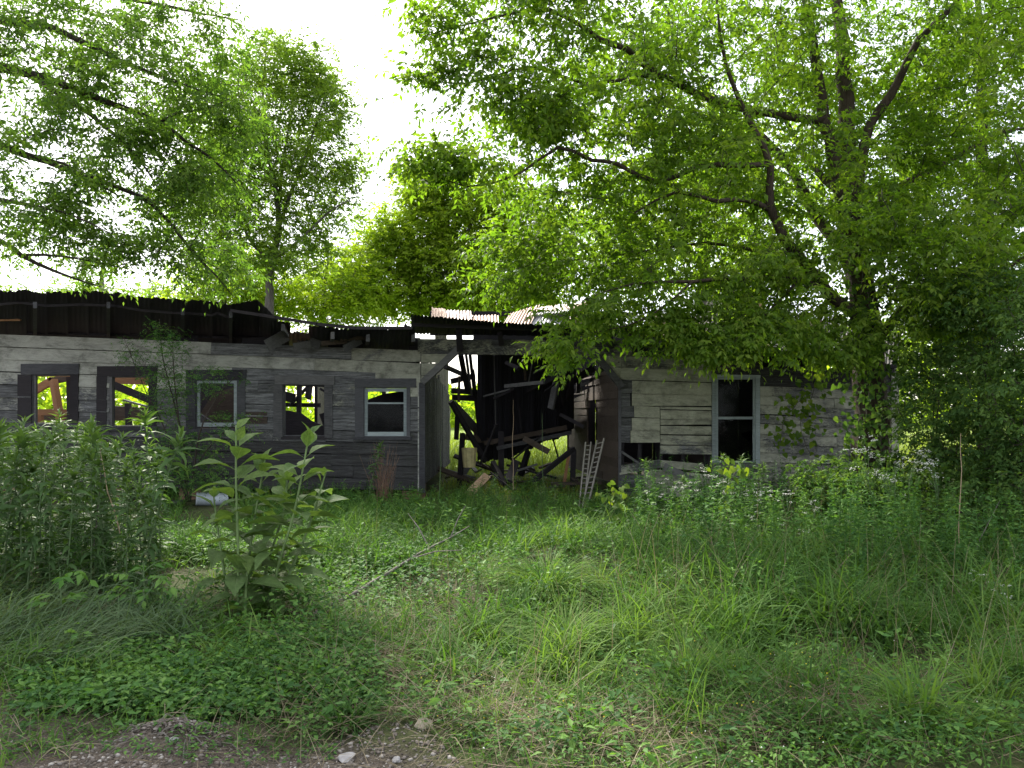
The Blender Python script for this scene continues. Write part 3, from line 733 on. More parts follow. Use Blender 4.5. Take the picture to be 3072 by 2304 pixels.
# -------- roofs
def sheet(c00, c10, c01, c11, mat, parent, nc=8, amp=.011, torn0=0., torn1=0., bulge=0., nv=6, name='roof_sheet', seed=0):
    """corrugated sheet between four corners (front left, front right, back left, back right)"""
    r_ = np.random.default_rng(seed); c00, c10, c01, c11 = (np.array(c, float) for c in (c00, c10, c01, c11))
    nu = nc * 4 + 1; u = np.linspace(0, 1, nu); v = np.linspace(0, 1, nv)
    jag0 = np.interp(u, np.linspace(0, 1, 9), r_.uniform(0, 1, 9)) * torn0; jag1 = np.interp(u, np.linspace(0, 1, 7), r_.uniform(0, 1, 7)) * torn1
    nrmv = nrm(np.cross(c10 - c00, c01 - c00))
    V = np.zeros((nv, nu, 3))
    for j, vv in enumerate(v):
        w_ = jag0 * (1 - vv) + vv * (1 - jag1) if (torn0 or torn1) else np.full(nu, vv)
        w_ = jag0 + (1 - jag1 - jag0) * vv
        for i, uu in enumerate(u):
            q = (c00 * (1 - uu) + c10 * uu) * (1 - w_[i]) + (c01 * (1 - uu) + c11 * uu) * w_[i]
            V[j, i] = q + nrmv * (amp * math.sin(uu * nc * 2 * math.pi) + bulge * math.sin(math.pi * vv) * math.sin(math.pi * uu))
    V += r_.normal(size=V.shape) * .002
    idx = np.arange(nv * nu).reshape(nv, nu)
    Fc = np.stack([idx[:-1, :-1], idx[:-1, 1:], idx[1:, 1:], idx[1:, :-1]], -1).reshape(-1, 4)
    me = mesh_np(name, V.reshape(-1, 3), Fc, None, False)
    o = link(name, me, M[mat], parent)
    if parent is house: o.matrix_parent_inverse = Matrix.Translation((0, -YW, 0))
    return o
# the porch strip along the front has tipped back: its underside shows, shade put into the tin colour
edge_l = [(-500, 872), (0, 868), (60, 862), (140, 872), (250, 868), (350, 872), (420, 885), (520, 893), (600, 897), (640, 900), (652, 893), (700, 912), (775, 898), (800, 922), (830, 955)]
ex, ey = zip(*edge_l)
YF, YR = 12.8, 15.0
mb = MB()
for a, b in zip(edge_l[:-1], edge_l[1:]):
    if b[0] > 700: break
    mb.beam(P(a[0], a[1] + 46, YF + .4), P(b[0] + 2, b[1] + 46, YF + .4), .05, .04)
mb.beam(P(-500, 985, YR - .5), P(830, 1016, YR - .5), .06, .05)
porch_l = hpart(mb, 'porch_roof', M['darkwood'], house)
x = -480; k = 0
while x < 826:
    x2 = min(x + 62, 830)
    if 640 < x < 699: x2 = min(x2, 700)
    elif 699 <= x < 774: x2 = min(x2, 775)
    f0, f1 = np.interp(x, ex, ey), np.interp(x2, ex, ey)
    if 0 <= x < 20: pass
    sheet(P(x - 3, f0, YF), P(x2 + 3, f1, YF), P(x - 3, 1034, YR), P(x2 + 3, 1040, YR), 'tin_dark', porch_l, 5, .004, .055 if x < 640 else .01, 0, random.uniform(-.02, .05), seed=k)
    x = x2; k += 1
for px, py in ((-330, 915), (-120, 912), (105, 915), (325, 915), (548, 936), (692, 944)):
    mb = MB(); mb.beam(P(px, py, YF + .12), P(px, 1034, YR - .1), .055, .11); hpart(mb, 'rafter', M['trim'], porch_l)
mb = MB(); mb.beam(P(-40, 962, YF + .9), P(62, 960, YF + .9), .05, .03); hpart(mb, 'loose_lath', M['orangewood'], porch_l)
# torn, sagging stretch between the two wings
mb = MB()
bl = [(690, 931), (826, 952), (950, 972), (1065, 984), (1235, 984)]
for a, b in zip(bl[:-1], bl[1:]): mb.beam(P(*a, 12.78), P(b[0] + 2, b[1], 12.78), .035, .05)
sag = hpart(mb, 'sagging_eave', M['darkwood'], house)
mb = MB(); mb.beam(P(820, 1008, 14.2), P(1260, 1022, 14.2), .05, .10); hpart(mb, 'purlin', M['darkwood'], sag)
for i, (a, b, y0, y1, r0, r1, to) in enumerate(((812, 872, 960, 968, 1036, 1040, 0), (868, 930, 992, 996, 1042, 1046, .12), (926, 1000, 975, 979, 1044, 1046, .05), (996, 1060, 982, 984, 1046, 1048, .1),
                                               (1056, 1120, 983, 985, 1046, 1050, .0), (1116, 1180, 985, 986, 1048, 1052, .04), (1176, 1246, 984, 978, 1050, 1052, .03))):
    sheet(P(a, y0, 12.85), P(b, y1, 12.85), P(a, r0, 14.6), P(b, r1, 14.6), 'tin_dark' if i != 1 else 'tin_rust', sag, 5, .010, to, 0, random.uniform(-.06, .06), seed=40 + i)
for px, py, p2 in ((849, 976, 880), (998, 1000, 990), (1104, 1008, 1100), (1240, 1008, 1236)):
    mb = MB(); mb.beam(P(px, py + 6, 12.9), P(p2, 1030, 14.8), .06, .12); hpart(mb, 'rafter', M['greywood'], sag)
for a, b, wd in (((800, 1038), (872, 998), .22), ((884, 1004), (960, 1036), .16), ((1020, 1016), (1112, 1010), .10), ((1032, 1046), (1084, 1020), .14), ((880, 1040), (955, 1026), .12), ((965, 1030), (1040, 1024), .08)):
    mb = MB(); mb.beam(P(*a, 13.5), P(*b, 13.7), .02, wd, up=(0, -.35, 1)); hpart(mb, 'loose_board', M['greywood'] if wd > .1 else M['brownwood'], sag)
# strip over the passage
edge_c = [(1236, 944), (1330, 951), (1440, 961), (1563, 972), (1700, 973), (1875, 976), (1960, 984)]
cx_, cy_ = zip(*edge_c)
mb = MB(); mb.beam(P(1240, 975, 13.6), P(1950, 1000, 13.6), .05, .06); porch_c = hpart(mb, 'porch_roof', M['darkwood'], house)
x = 1236; k = 0
while x < 1955:
    x2 = x + 90
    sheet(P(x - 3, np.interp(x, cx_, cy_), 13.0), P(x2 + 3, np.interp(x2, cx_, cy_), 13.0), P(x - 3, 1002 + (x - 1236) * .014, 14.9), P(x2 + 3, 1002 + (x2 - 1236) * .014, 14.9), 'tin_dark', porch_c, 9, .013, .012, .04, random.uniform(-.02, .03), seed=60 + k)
    x = x2; k += 1
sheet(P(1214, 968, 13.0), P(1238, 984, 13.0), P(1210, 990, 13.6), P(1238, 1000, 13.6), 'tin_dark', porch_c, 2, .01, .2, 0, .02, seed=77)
for px, y0, y1, wd in ((1376, 985, 1052, .11), (1500, 1000, 1032, .09), (1640, 1000, 1036, .07), (1766, 1002, 1030, .07), (1830, 1000, 1042, .07), (1900, 1010, 1060, .07)):
    mb = MB(); mb.beam(P(px, y0, 13.7), P(px + 4, y1, 13.9), wd, .09, up=(0, 1, 0)); hpart(mb, 'rafter', M['darkwood'], porch_c)
# main roof behind: weathered tin seen from above
mb = MB(); mb.beam(P(1290, 940, 17.6), P(1900, 944, 17.6), .08, .10); mb.beam(P(1290, 1000, 15.3), P(1900, 1000, 15.3), .06, .08)
main_c = hpart(mb, 'main_roof', M['darkwood'], house)
for i, (a, b, f0, f1, c, d, r0, r1, mt) in enumerate(((1292, 1335, 995, 995, 1296, 1336, 922, 926, 'tin_rust'), (1328, 1420, 995, 995, 1322, 1412, 928, 931, 'tin'), (1412, 1500, 996, 996, 1406, 1494, 946, 944, 'tin_rust'),
        (1494, 1580, 996, 998, 1530, 1620, 940, 912, 'tin'), (1560, 1680, 998, 998, 1612, 1700, 938, 928, 'tin'), (1660, 1740, 1000, 1000, 1690, 1760, 952, 944, 'tin_rust'), (1730, 1838, 1000, 1000, 1742, 1800, 952, 948, 'tin'))):
    sheet(P(a, f0, 15.1), P(b, f1, 15.1), P(c, r0, 17.5), P(d, r1, 17.5), mt, main_c, 9, .014, 0, .03, random.uniform(-.05, .05), seed=80 + i)
sheet(P(1640, 930, 16.2), P(1785, 930, 16.2), P(1600, 925, 17.4), P(1770, 906, 17.4), 'tin', main_c, 10, .014, 0, 0, .06, seed=91)
mb = MB(); mb.add([P(1690, 945, 16.4), P(1780, 938, 16.4), P(1768, 910, 16.4), P(1690, 945, 16.7), P(1780, 938, 16.7), P(1768, 910, 16.7)], [(0, 1, 2), (5, 4, 3), (0, 3, 4, 1), (1, 4, 5, 2), (2, 5, 3, 0)]); hpart(mb, 'torn_gable_end', M['darkwood'], main_c)
# right wing roof
mb = MB(); mb.beam(P(1940, 1006, 13.3), P(2640, 1082, 13.3), .05, .06); main_r = hpart(mb, 'right_roof', M['darkwood'], house)
eave = lambda x: 1000 + 74 * (x - 1930) / 590
x = 1930; k = 0
while x < 2690:
    x2 = x + 76; yb0, yb1 = 950 + (x - 1930) * .03, 950 + (x2 - 1930) * .03
    sheet(P(x - 3, eave(x), 13.1), P(x2 + 3, eave(x2), 13.1), P(x + 10, yb0 - 6, 17.0), P(x2 + 16, yb1 - 6, 17.0), 'tin_brown', main_r, 8, .012, .01, 0, random.uniform(-.03, .05), seed=100 + k)
    x = x2; k += 1
sheet(P(2396, 1046, 13.0), P(2514, 1062, 13.0), P(2410, 1002, 13.9), P(2512, 1044, 13.9), 'tin', main_r, 9, .010, 0, .05, .10, seed=120)
sheet(P(2050, 985, 13.6), P(2220, 1008, 13.6), P(2080, 955, 15.5), P(2230, 972, 15.5), 'tin_brown', main_r, 10, .010, .04, .05, .16, seed=121)
for px in (1905, 2030, 2160, 2290, 2420, 2550, 2660):
    mb = MB(); mb.beam(P(px, eave(px) + 12, 13.25), P(px, 1010, 16.0), .05, .11); hpart(mb, 'rafter', M['darkwood'], main_r)
# a broken dormer stands up behind
mb = MB(); rect(mb, 2168, 880, 2292, 992, 16.5, 17.9, 16.5); dorm = hpart(mb, 'dormer', M['darkwood'], house)
for k in range(5):
    mb = MB(); rect(mb, 2166, 878 + k * 23, 2294 - (k % 2) * 8, 899 + k * 23, 16.46, 16.49, 16.5, random.uniform(-3, 3)); hpart(mb, 'dormer_board', M['darkwood'], dorm)
mb = MB(); rect(mb, 2270, 905, 2284, 930, 16.43, 16.455, 16.5); hpart(mb, 'pale_board_end', M['palewood'], dorm)
mb = MB(); mb.beam(P(2155, 876, 16.4), P(2235, 838, 16.4), .06, .2, up=(0, 1, 0)); mb.beam(P(2235, 838, 16.4), P(2310, 880, 16.4), .06, .2, up=(0, 1, 0)); hpart(mb, 'dormer_roof', M['brownwood'], dorm)

# -------- what has fallen inside
mb = MB(); mb.beam(P(1420, 1010, 15.2), P(1740, 1016, 15.2), .10, .14); mb.beam(P(1370, 1192, 17.0), P(1600, 1188, 17.0), .07, .10)
fall = hpart(mb, 'collapsed_roof', M['darkwood'], house)
low = lambda x: np.interp(x, [1425, 1449, 1520, 1600, 1700, 1725], [1385, 1381, 1378, 1345, 1308, 1298])
x = 1432; k = 0
while x < 1722:
    wd = random.uniform(17, 30); x2 = min(x + wd, 1726); xb = 1432 + (x - 1432) * .96
    Yt, Yb = 15.3 + random.uniform(-.1, .1), 17.6 + random.uniform(-.25, .25)
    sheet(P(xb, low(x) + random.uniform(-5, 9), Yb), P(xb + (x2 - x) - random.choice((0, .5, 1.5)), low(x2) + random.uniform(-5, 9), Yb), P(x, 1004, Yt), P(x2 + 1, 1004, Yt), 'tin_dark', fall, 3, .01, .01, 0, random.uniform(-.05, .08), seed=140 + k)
    x = x2 + random.choice((-1, -1, -1, 1.0, -1, .6)); k += 1
for a, b, wd, th, mt in (((1382, 1064, 15.4), (1404, 1180, 16.2), .10, .06, 'darkwood'), ((1398, 1062, 15.6), (1414, 1185, 16.4), .05, .05, 'greywood'), ((1410, 1064, 15.6), (1424, 1190, 16.5), .06, .06, 'darkwood'),
        ((1336, 1100, 16.0), (1412, 1134, 17.2), .08, .08, 'darkwood'), ((1354, 1144, 16.6), (1424, 1128, 17.0), .06, .12, 'darkwood'), ((1354, 1172, 17.2), (1448, 1178, 17.2), .1, .12, 'darkwood'), ((1356, 1192, 17.4), (1460, 1197, 17.4), .1, .13, 'darkwood'),
        ((1352, 1204, 15.4), (1456, 1384, 16.2), .07, .10, 'darkwood'), ((1362, 1218, 15.8), (1440, 1300, 17.6), .05, .22, 'greywood'), ((1418, 1110, 16.2), (1440, 1320, 17.2), .07, .07, 'darkwood'),
        ((1503, 1295, 16.6), (1504, 1462, 16.4), .12, .12, 'darkwood'), ((1584, 1355, 17.2), (1562, 1425, 16.8), .10, .12, 'darkwood'), ((1478, 1388, 16.0), (1514, 1454, 15.4), .09, .10, 'darkwood'),
        ((1388, 1300, 16.5), (1378, 1470, 16.2), .1, .1, 'darkwood'), ((1398, 1310, 16.8), (1500, 1330, 17.4), .06, .14, 'brownwood'),
        ((1690, 1120, 15.6), (1560, 1180, 16.6), .06, .12, 'darkwood'), ((1730, 1085, 15.4), (1700, 1196, 16.4), .06, .10, 'darkwood'), ((1700, 1155, 16.8), (1785, 1102, 16.2), .06, .14, 'darkwood'), ((1688, 1172, 17.4), (1795, 1140, 17.0), .05, .07, 'greywood'),
        ((1736, 1110, 17.0), (1734, 1180, 17.0), .08, .08, 'darkwood'), ((1770, 1100, 16.6), (1775, 1160, 16.6), .07, .06, 'darkwood'), ((1722, 1350, 16.0), (1716, 1480, 15.6), .10, .10, 'darkwood'),
        ((1668, 1148, 15.5), (1652, 1226, 15.6), .05, .14, 'greywood'), ((1452, 1330, 16.6), (1700, 1282, 16.8), .06, .10, 'brownwood'), ((1490, 1345, 16.4), (1712, 1298, 16.6), .05, .08, 'greywood'),
        ((1482, 1066, 15.2), (1487, 1280, 16.0), .02, .03, 'greywood'), ((1572, 1070, 15.2), (1576, 1140, 15.5), .05, .02, 'brownwood'), ((1600, 1072, 15.2), (1586, 1145, 15.5), .02, .03, 'greywood')):
    mb = MB(); mb.beam(P(*a), P(*b), wd, th); hpart(mb, 'fallen_timber', M[mt], fall)
for k, (xa, xb) in enumerate(((1438, 1512), (1506, 1580), (1574, 1650), (1644, 1722))):   # a dark slab added behind them to close the light slits
    mb = MB(); a, b, c, d = P(xa, low(xa) - 14, 18.2), P(xb, low(xb) - 14, 18.2), P(xb, 1006, 15.7 + .02 * k), P(xa, 1006, 15.7 + .02 * k)
    n_ = np.array((0, .025, 0)); mb.hexa([a, b, c, d, a + n_, b + n_, c + n_, d + n_]); hpart(mb, 'added_dark_slab', M['darkwood'], fall)
rt = random.Random(9)
for k in range(24):
    x = rt.uniform(1352, 1760); y = rt.uniform(1070, 1330); Y0 = rt.uniform(15.0, 17.4); a_ = rt.choice((1.5, 1.5, 1.2, 1.9, .3, -.3, 2.6)) + rt.uniform(-.25, .25); ln = rt.uniform(35, 130)
    x1, y1 = x + math.cos(a_) * ln, y + math.sin(a_) * ln
    if not (1345 < x1 < 1790) or y1 > 1400: continue
    mb = MB(); mb.beam(P(x, y, Y0), P(x1, y1, Y0 + rt.uniform(-.5, .5)), rt.uniform(.02, .07), rt.uniform(.02, .12), tw=rt.uniform(0, 1.5)); hpart(mb, 'lath', M[rt.choice(('darkwood', 'darkwood', 'brownwood', 'greywood'))], fall)
for k in range(34):
    x = rt.uniform(1370, 1740); Y0 = rt.uniform(14.6, 18.5); X = PX(x, Y0); a_ = rt.uniform(0, 3.1); ln = rt.uniform(.3, 1.1); z = rt.uniform(.05, .30)
    mb = MB(); mb.beam((X, Y0, z), (X + math.cos(a_) * ln, Y0 + math.sin(a_) * ln, max(.03, z + rt.uniform(-.25, .35))), rt.uniform(.05, .16), rt.uniform(.02, .05), tw=rt.uniform(-.4, .4)); hpart(mb, 'rubble_board', M[rt.choice(('darkwood', 'brownwood', 'greywood', 'brownwood'))], fall)
# rooms of the left wing: broken frames behind each opening
mb = MB(); rect(mb, -480, 1240, 560, 1262, 18.4, 18.5, 18.4); inner = hpart(mb, 'broken_frame', M['brownwood'], house)
for a, b, wd, th, mt in (((60, 1236, 17.4), (250, 1238, 17.4), .10, .14, 'orangewood'), ((160, 1140, 17.5), (188, 1300, 17.3), .12, .16, 'orangewood'), ((90, 1180, 17.6), (160, 1140, 17.6), .10, .17, 'orangewood'), ((150, 1144, 17.6), (236, 1128, 17.6), .10, .15, 'brownwood'),
        ((208, 1110, 17.3), (212, 1300, 17.3), .10, .10, 'darkwood'), ((96, 1120, 17.0), (260, 1120, 17.0), .1, .14, 'orangewood'), ((120, 1246, 17.2), (128, 1300, 17.2), .10, .10, 'orangewood'),
        ((340, 1138, 17.4), (470, 1142, 17.4), .1, .20, 'orangewood'), ((340, 1155, 16.8), (462, 1205, 17.4), .09, .16, 'darkwood'), ((330, 1232, 17.0), (470, 1240, 17.0), .10, .22, 'brownwood'), ((384, 1210, 17.0), (388, 1300, 17.0), .10, .12, 'darkwood'), ((370, 1200, 17.6), (450, 1222, 17.2), .04, .04, 'greywood'),
        ((598, 1250, 15.4), (660, 1290, 15.2), .06, .13, 'greywood'), ((598, 1238, 15.9), (720, 1240, 15.9), .05, .04, 'brownwood'),
        ((898, 1150, 16.4), (896, 1320, 16.4), .09, .09, 'darkwood'), ((948, 1150, 16.8), (948, 1300, 16.8), .06, .05, 'darkwood'), ((850, 1214, 16.6), (962, 1216, 16.6), .06, .09, 'darkwood'), ((872, 1214, 16.5), (925, 1158, 16.8), .05, .06, 'darkwood'), ((930, 1150, 16.6), (924, 1196, 16.5), .07, .18, 'darkwood'),
        ((846, 1186, 16.3), (884, 1196, 16.3), .08, .20, 'darkwood'), ((960, 1166, 17.0), (985, 1180, 17.0), .05, .05, 'darkwood'), ((905, 1150, 17.0), (900, 1200, 17.1), .03, .05, 'darkwood'), ((850, 1150, 16.0), (985, 1154, 16.0), .08, .10, 'darkwood'),
        ((966, 1240, 16.5), (980, 1280, 16.5), .05, .12, 'darkwood'), ((850, 1286, 16.0), (985, 1290, 16.2), .06, .05, 'darkwood')):
    mb = MB(); mb.beam(P(*a), P(*b), wd, th); hpart(mb, 'timber', M[mt], inner)
def slab(pts, Y, Yb, mt, name, parent):      # a fallen piece of boarding, outline given in photo rows at depth Y
    q = [P(x, y, Y) for x, y in pts]; n = len(q); mb = MB()
    zt = max(p[2] for p in q); lean = lambda p: (zt - p[2]) * Yb
    V = [p + np.array((0, -lean(p), 0)) for p in q] + [p + np.array((0, .03 - lean(p), 0)) for p in q]
    mb.add(V, [tuple(range(n)), tuple(range(n, 2 * n))[::-1]] + [(i, n + i, n + (i + 1) % n, (i + 1) % n) for i in range(n)])
    return hpart(mb, name, M[mt], parent)
slab([(540, 1440), (772, 1440), (772, 1080), (760, 1070), (540, 1070)], 16.2, .05, 'darkwood', 'fallen_boarding', inner)
slab([(560, 1320), (640, 1180), (740, 1150), (740, 1320)], 15.8, .12, 'brownwood', 'fallen_boarding', inner)
slab([(830, 1420), (1000, 1420), (1000, 1300), (972, 1278), (935, 1262), (905, 1240), (868, 1232), (830, 1228)], 15.8, .1, 'darkwood', 'fallen_boarding', inner)
slab([(1040, 1430), (1262, 1430), (1262, 1172), (1216, 1172), (1150, 1182), (1098, 1201), (1040, 1215)], 15.7, .1, 'darkwood', 'fallen_boarding', inner)
mb = MB(); mb.beam(P(1150, 1120, 16.4), P(1152, 1190, 16.4), .08, .08); hpart(mb, 'timber', M['darkwood'], inner)
mb = MB(); mb.beam(P(1090, 1120, 15.4), P(1240, 1122, 15.4), .08, .5, up=(0, 1, 0)); hpart(mb, 'timber', M['darkwood'], inner)
# foundation piers
for px in (30, 330, 570, 900, 1240, 1900, 2210, 2500, 2670):
    mb = MB(); X = PX(px, YW)
    for r_ in range(3):
        for s in (-1, 1): quadbox(mb, (X + s * .11 - .10, 14.12), (X + s * .11 + .10, 14.12), -.05 + r_ * .11, .05 + r_ * .11, .2)
    hpart(mb, 'foundation_pier', M['redbrown'], house)

# ================================================================== loose things round the house
def thing_mesh(mb, name, mat, label, cat, base, group=None, smooth=False):
    o = mb.build(name, mat, None, smooth, loc=tuple(base)); tag(o, label, cat, group); return o
# ladder: two narrow sections leaning against the right-hand passage wall
lad = empty('folding_ladder', tuple(P(1745, 1533, 12.45) * (1, 1, 0))); tag(lad, 'narrow grey folding ladder leaning by the right side of the passage', 'ladder')
def lpart(mb, name, mat, parent, root):
    o = mb.build(name, mat, parent)
    if parent is root: o.matrix_parent_inverse = Matrix.Translation(-Vector(root.location))
    return o
for (a0, a1, b0, b1) in (((1736, 1536, 12.45), (1757, 1327, 13.5), (1750, 1536, 12.45), (1773, 1327, 13.5)), ((1744, 1538, 12.35), (1791, 1322, 13.45), (1759, 1538, 12.35), (1812, 1316, 13.45))):
    mb = MB(); mb.beam(P(*a0), P(*a1), .022, .035); sec = lpart(mb, 'rail', M['ladder'], lad, lad)
    mb = MB(); mb.beam(P(*b0), P(*b1), .022, .035); lpart(mb, 'rail', M['ladder'], lad, lad)
    for k in range(14):
        t = (k + .7) / 14.4; q0 = P(*a0) * (1 - t) + P(*a1) * t; q1 = P(*b0) * (1 - t) + P(*b1) * t
        mb = MB(); mb.beam(q0, q1, .014, .016); lpart(mb, 'rung', M['ladder'], sec, lad)
mb = MB(); mb.beam(P(1404, 1484, 14.6), P(1462, 1426, 15.0), .16, .03, up=(0, -1, .4)); thing_mesh(mb, 'leaning_plank', M['palewood'], 'pale orange plank propped in the weeds inside the passage', 'plank', P(1404, 1484, 14.6))
mb = MB(); mb.beam(P(1600, 1442, 14.4), P(1722, 1346, 15.2), .07, .09); thing_mesh(mb, 'leaning_post', M['darkwood'], 'dark post slanting up to the right wall of the passage', 'post', P(1600, 1442, 14.4))
mb = MB(); mb.beam(P(1690, 1466, 15.4), P(1708, 1352, 15.7), .06, .03, up=(0, -1, 0)); thing_mesh(mb, 'upright_board', M['orangewood'], 'thin orange board standing beside the right passage wall', 'board', P(1690, 1466, 15.4))
# fluted yellow tub hanging in the wreckage
mb = MB(); c = P(1408, 1372, 15.6); a = np.arange(24) / 24 * 2 * np.pi
ring = lambda r, z, fl: [c + np.array((math.cos(t) * (r + fl * (i % 2)), math.sin(t) * (r + fl * (i % 2)), z)) for i, t in enumerate(a)]
V = ring(.115, -.20, .008) + ring(.15, .17, .010) + ring(.158, .19, 0) + ring(.145, .16, 0)
Fc = [(r * 24 + i, r * 24 + (i + 1) % 24, (r + 1) * 24 + (i + 1) % 24, (r + 1) * 24 + i) for r in range(3) for i in range(24)] + [tuple(range(24))[::-1]]
mb.add(V, Fc); thing_mesh(mb, 'fluted_tub', M['basket'], 'small fluted yellow tin tub caught in the fallen timbers', 'tub', c - (0, 0, .2))
# pale drum on its side by the wall, dark lid next to it
mb = MB(); a0, a1 = P(588, 1497, 12.9), P(684, 1499, 13.1)
mb.tube([a0, a0 * .97 + a1 * .03, a0 * .95 + a1 * .05, a0 * .5 + a1 * .5, a0 * .05 + a1 * .95, a0 * .03 + a1 * .97, a1], [.105, .118, .11, .112, .11, .118, .105], 20)
thing_mesh(mb, 'metal_drum', M['tub'], 'pale blue-grey metal drum lying beside the left wall', 'drum', a0 - (0, 0, .11), smooth=True)
mb = MB(); c = P(512, 1506, 12.7); lid_ring = lambda r, z: [c + np.array((math.cos(t) * r, math.sin(t) * r * .9, z + math.cos(t) * .02)) for t in np.arange(20) / 20 * 2 * np.pi]
V = lid_ring(.19, -.05) + lid_ring(.20, 0) + lid_ring(.18, .012) + lid_ring(.16, -.02)
mb.add(V, [(r * 20 + i, r * 20 + (i + 1) % 20, (r + 1) * 20 + (i + 1) % 20, (r + 1) * 20 + i) for r in range(3) for i in range(20)] + [tuple(range(60, 80)), tuple(range(20))[::-1]])
thing_mesh(mb, 'round_pan', M['blackplastic'], 'round black pan lying left of the metal drum', 'pan', c - (0, 0, .05), smooth=True)

# fallen branch in the grass
br = [P(940, 1868, 5.9), P(1090, 1800, 6.5), P(1230, 1738, 7.2), P(1320, 1696, 7.7), P(1408, 1660, 8.2)]
br = [np.array((p[0], p[1], max(float(gnd(p[0], p[1])) + z, 0))) for p, z in zip(br, (.04, .14, .22, .28, .38))]
q, r_ = smooth_line(br, [.015, .014, .012, .009, .004], .18); q[1:-1] += rng.normal(size=(len(q) - 2, 3)) * .006
mb = MB(); mb.tube(q, r_, 6)
fb = thing_mesh(mb, 'fallen_branch', M['deadwood'], 'long grey dead branch lying across the grass left of the tussocks', 'branch', br[0], smooth=True)
for t, d in ((.55, (.5, -.2, .12)), (.72, (-.25, .3, .3)), (.85, (.15, .05, .32))):
    p = q[int(t * (len(q) - 1))]; mb = MB(); mb.tube([p, p + np.array(d) * .5 + (0, 0, .03), p + np.array(d)], [.008, .006, .003], 5)
    o = mb.build('side_twig', M['deadwood'], fb); o.matrix_parent_inverse = Matrix.Translation(-Vector(fb.location))

# stones
def rock(px, py, size, mat, label, flat=.6, seed=0):
    Y = GY(py); X = PX(px, Y); r2 = np.random.default_rng(seed)
    import bmesh
    bm = bmesh.new(); bmesh.ops.create_icosphere(bm, subdivisions=2, radius=1)
    ph = r2.uniform(0, 6, (4, 3)); 
    for v in bm.verts:
        p = np.array(v.co); d = 1 + .22 * math.sin(p @ ph[0] * .5 + 1) + .16 * math.sin(p @ ph[1]) + r2.normal() * .04
        v.co = Vector(p * d * size * np.array((1, .75, flat)))
    me = bpy.data.meshes.new('stone'); bm.to_mesh(me); bm.free()
    o = link('stone', me, mat, None, (X, Y, float(gnd(X, Y)) + size * flat * .35)); o.rotation_euler = (0, 0, r2.uniform(0, 6))
    tag(o, label, 'stone'); return o
rock(1272, 2196, .042, M['stone'], 'tan rounded stone at the edge of the grass, bottom centre', .75, 1)
rock(1040, 2186, .020, M['greystone'], 'small white stone on the bare soil left of the tan stone', .6, 2)
rock(1040, 2282, .045, M['greystone'], 'flat pinkish grey stone at the very bottom of the gravel', .35, 3)
rock(1190, 2284, .026, M['greystone'], 'grey stone at the bottom just left of the dry grass', .6, 4)
rock(545, 2192, .020, M['greystone'], 'flat grey stone on top of the rubble mound', .5, 5)
rock(520, 2262, .022, M['greystone'], 'pale stone on the front of the rubble mound', .6, 6)
rock(2005, 2262, .022, M['greystone'], 'small pale stone in the grass at bottom right of centre', .6, 7)

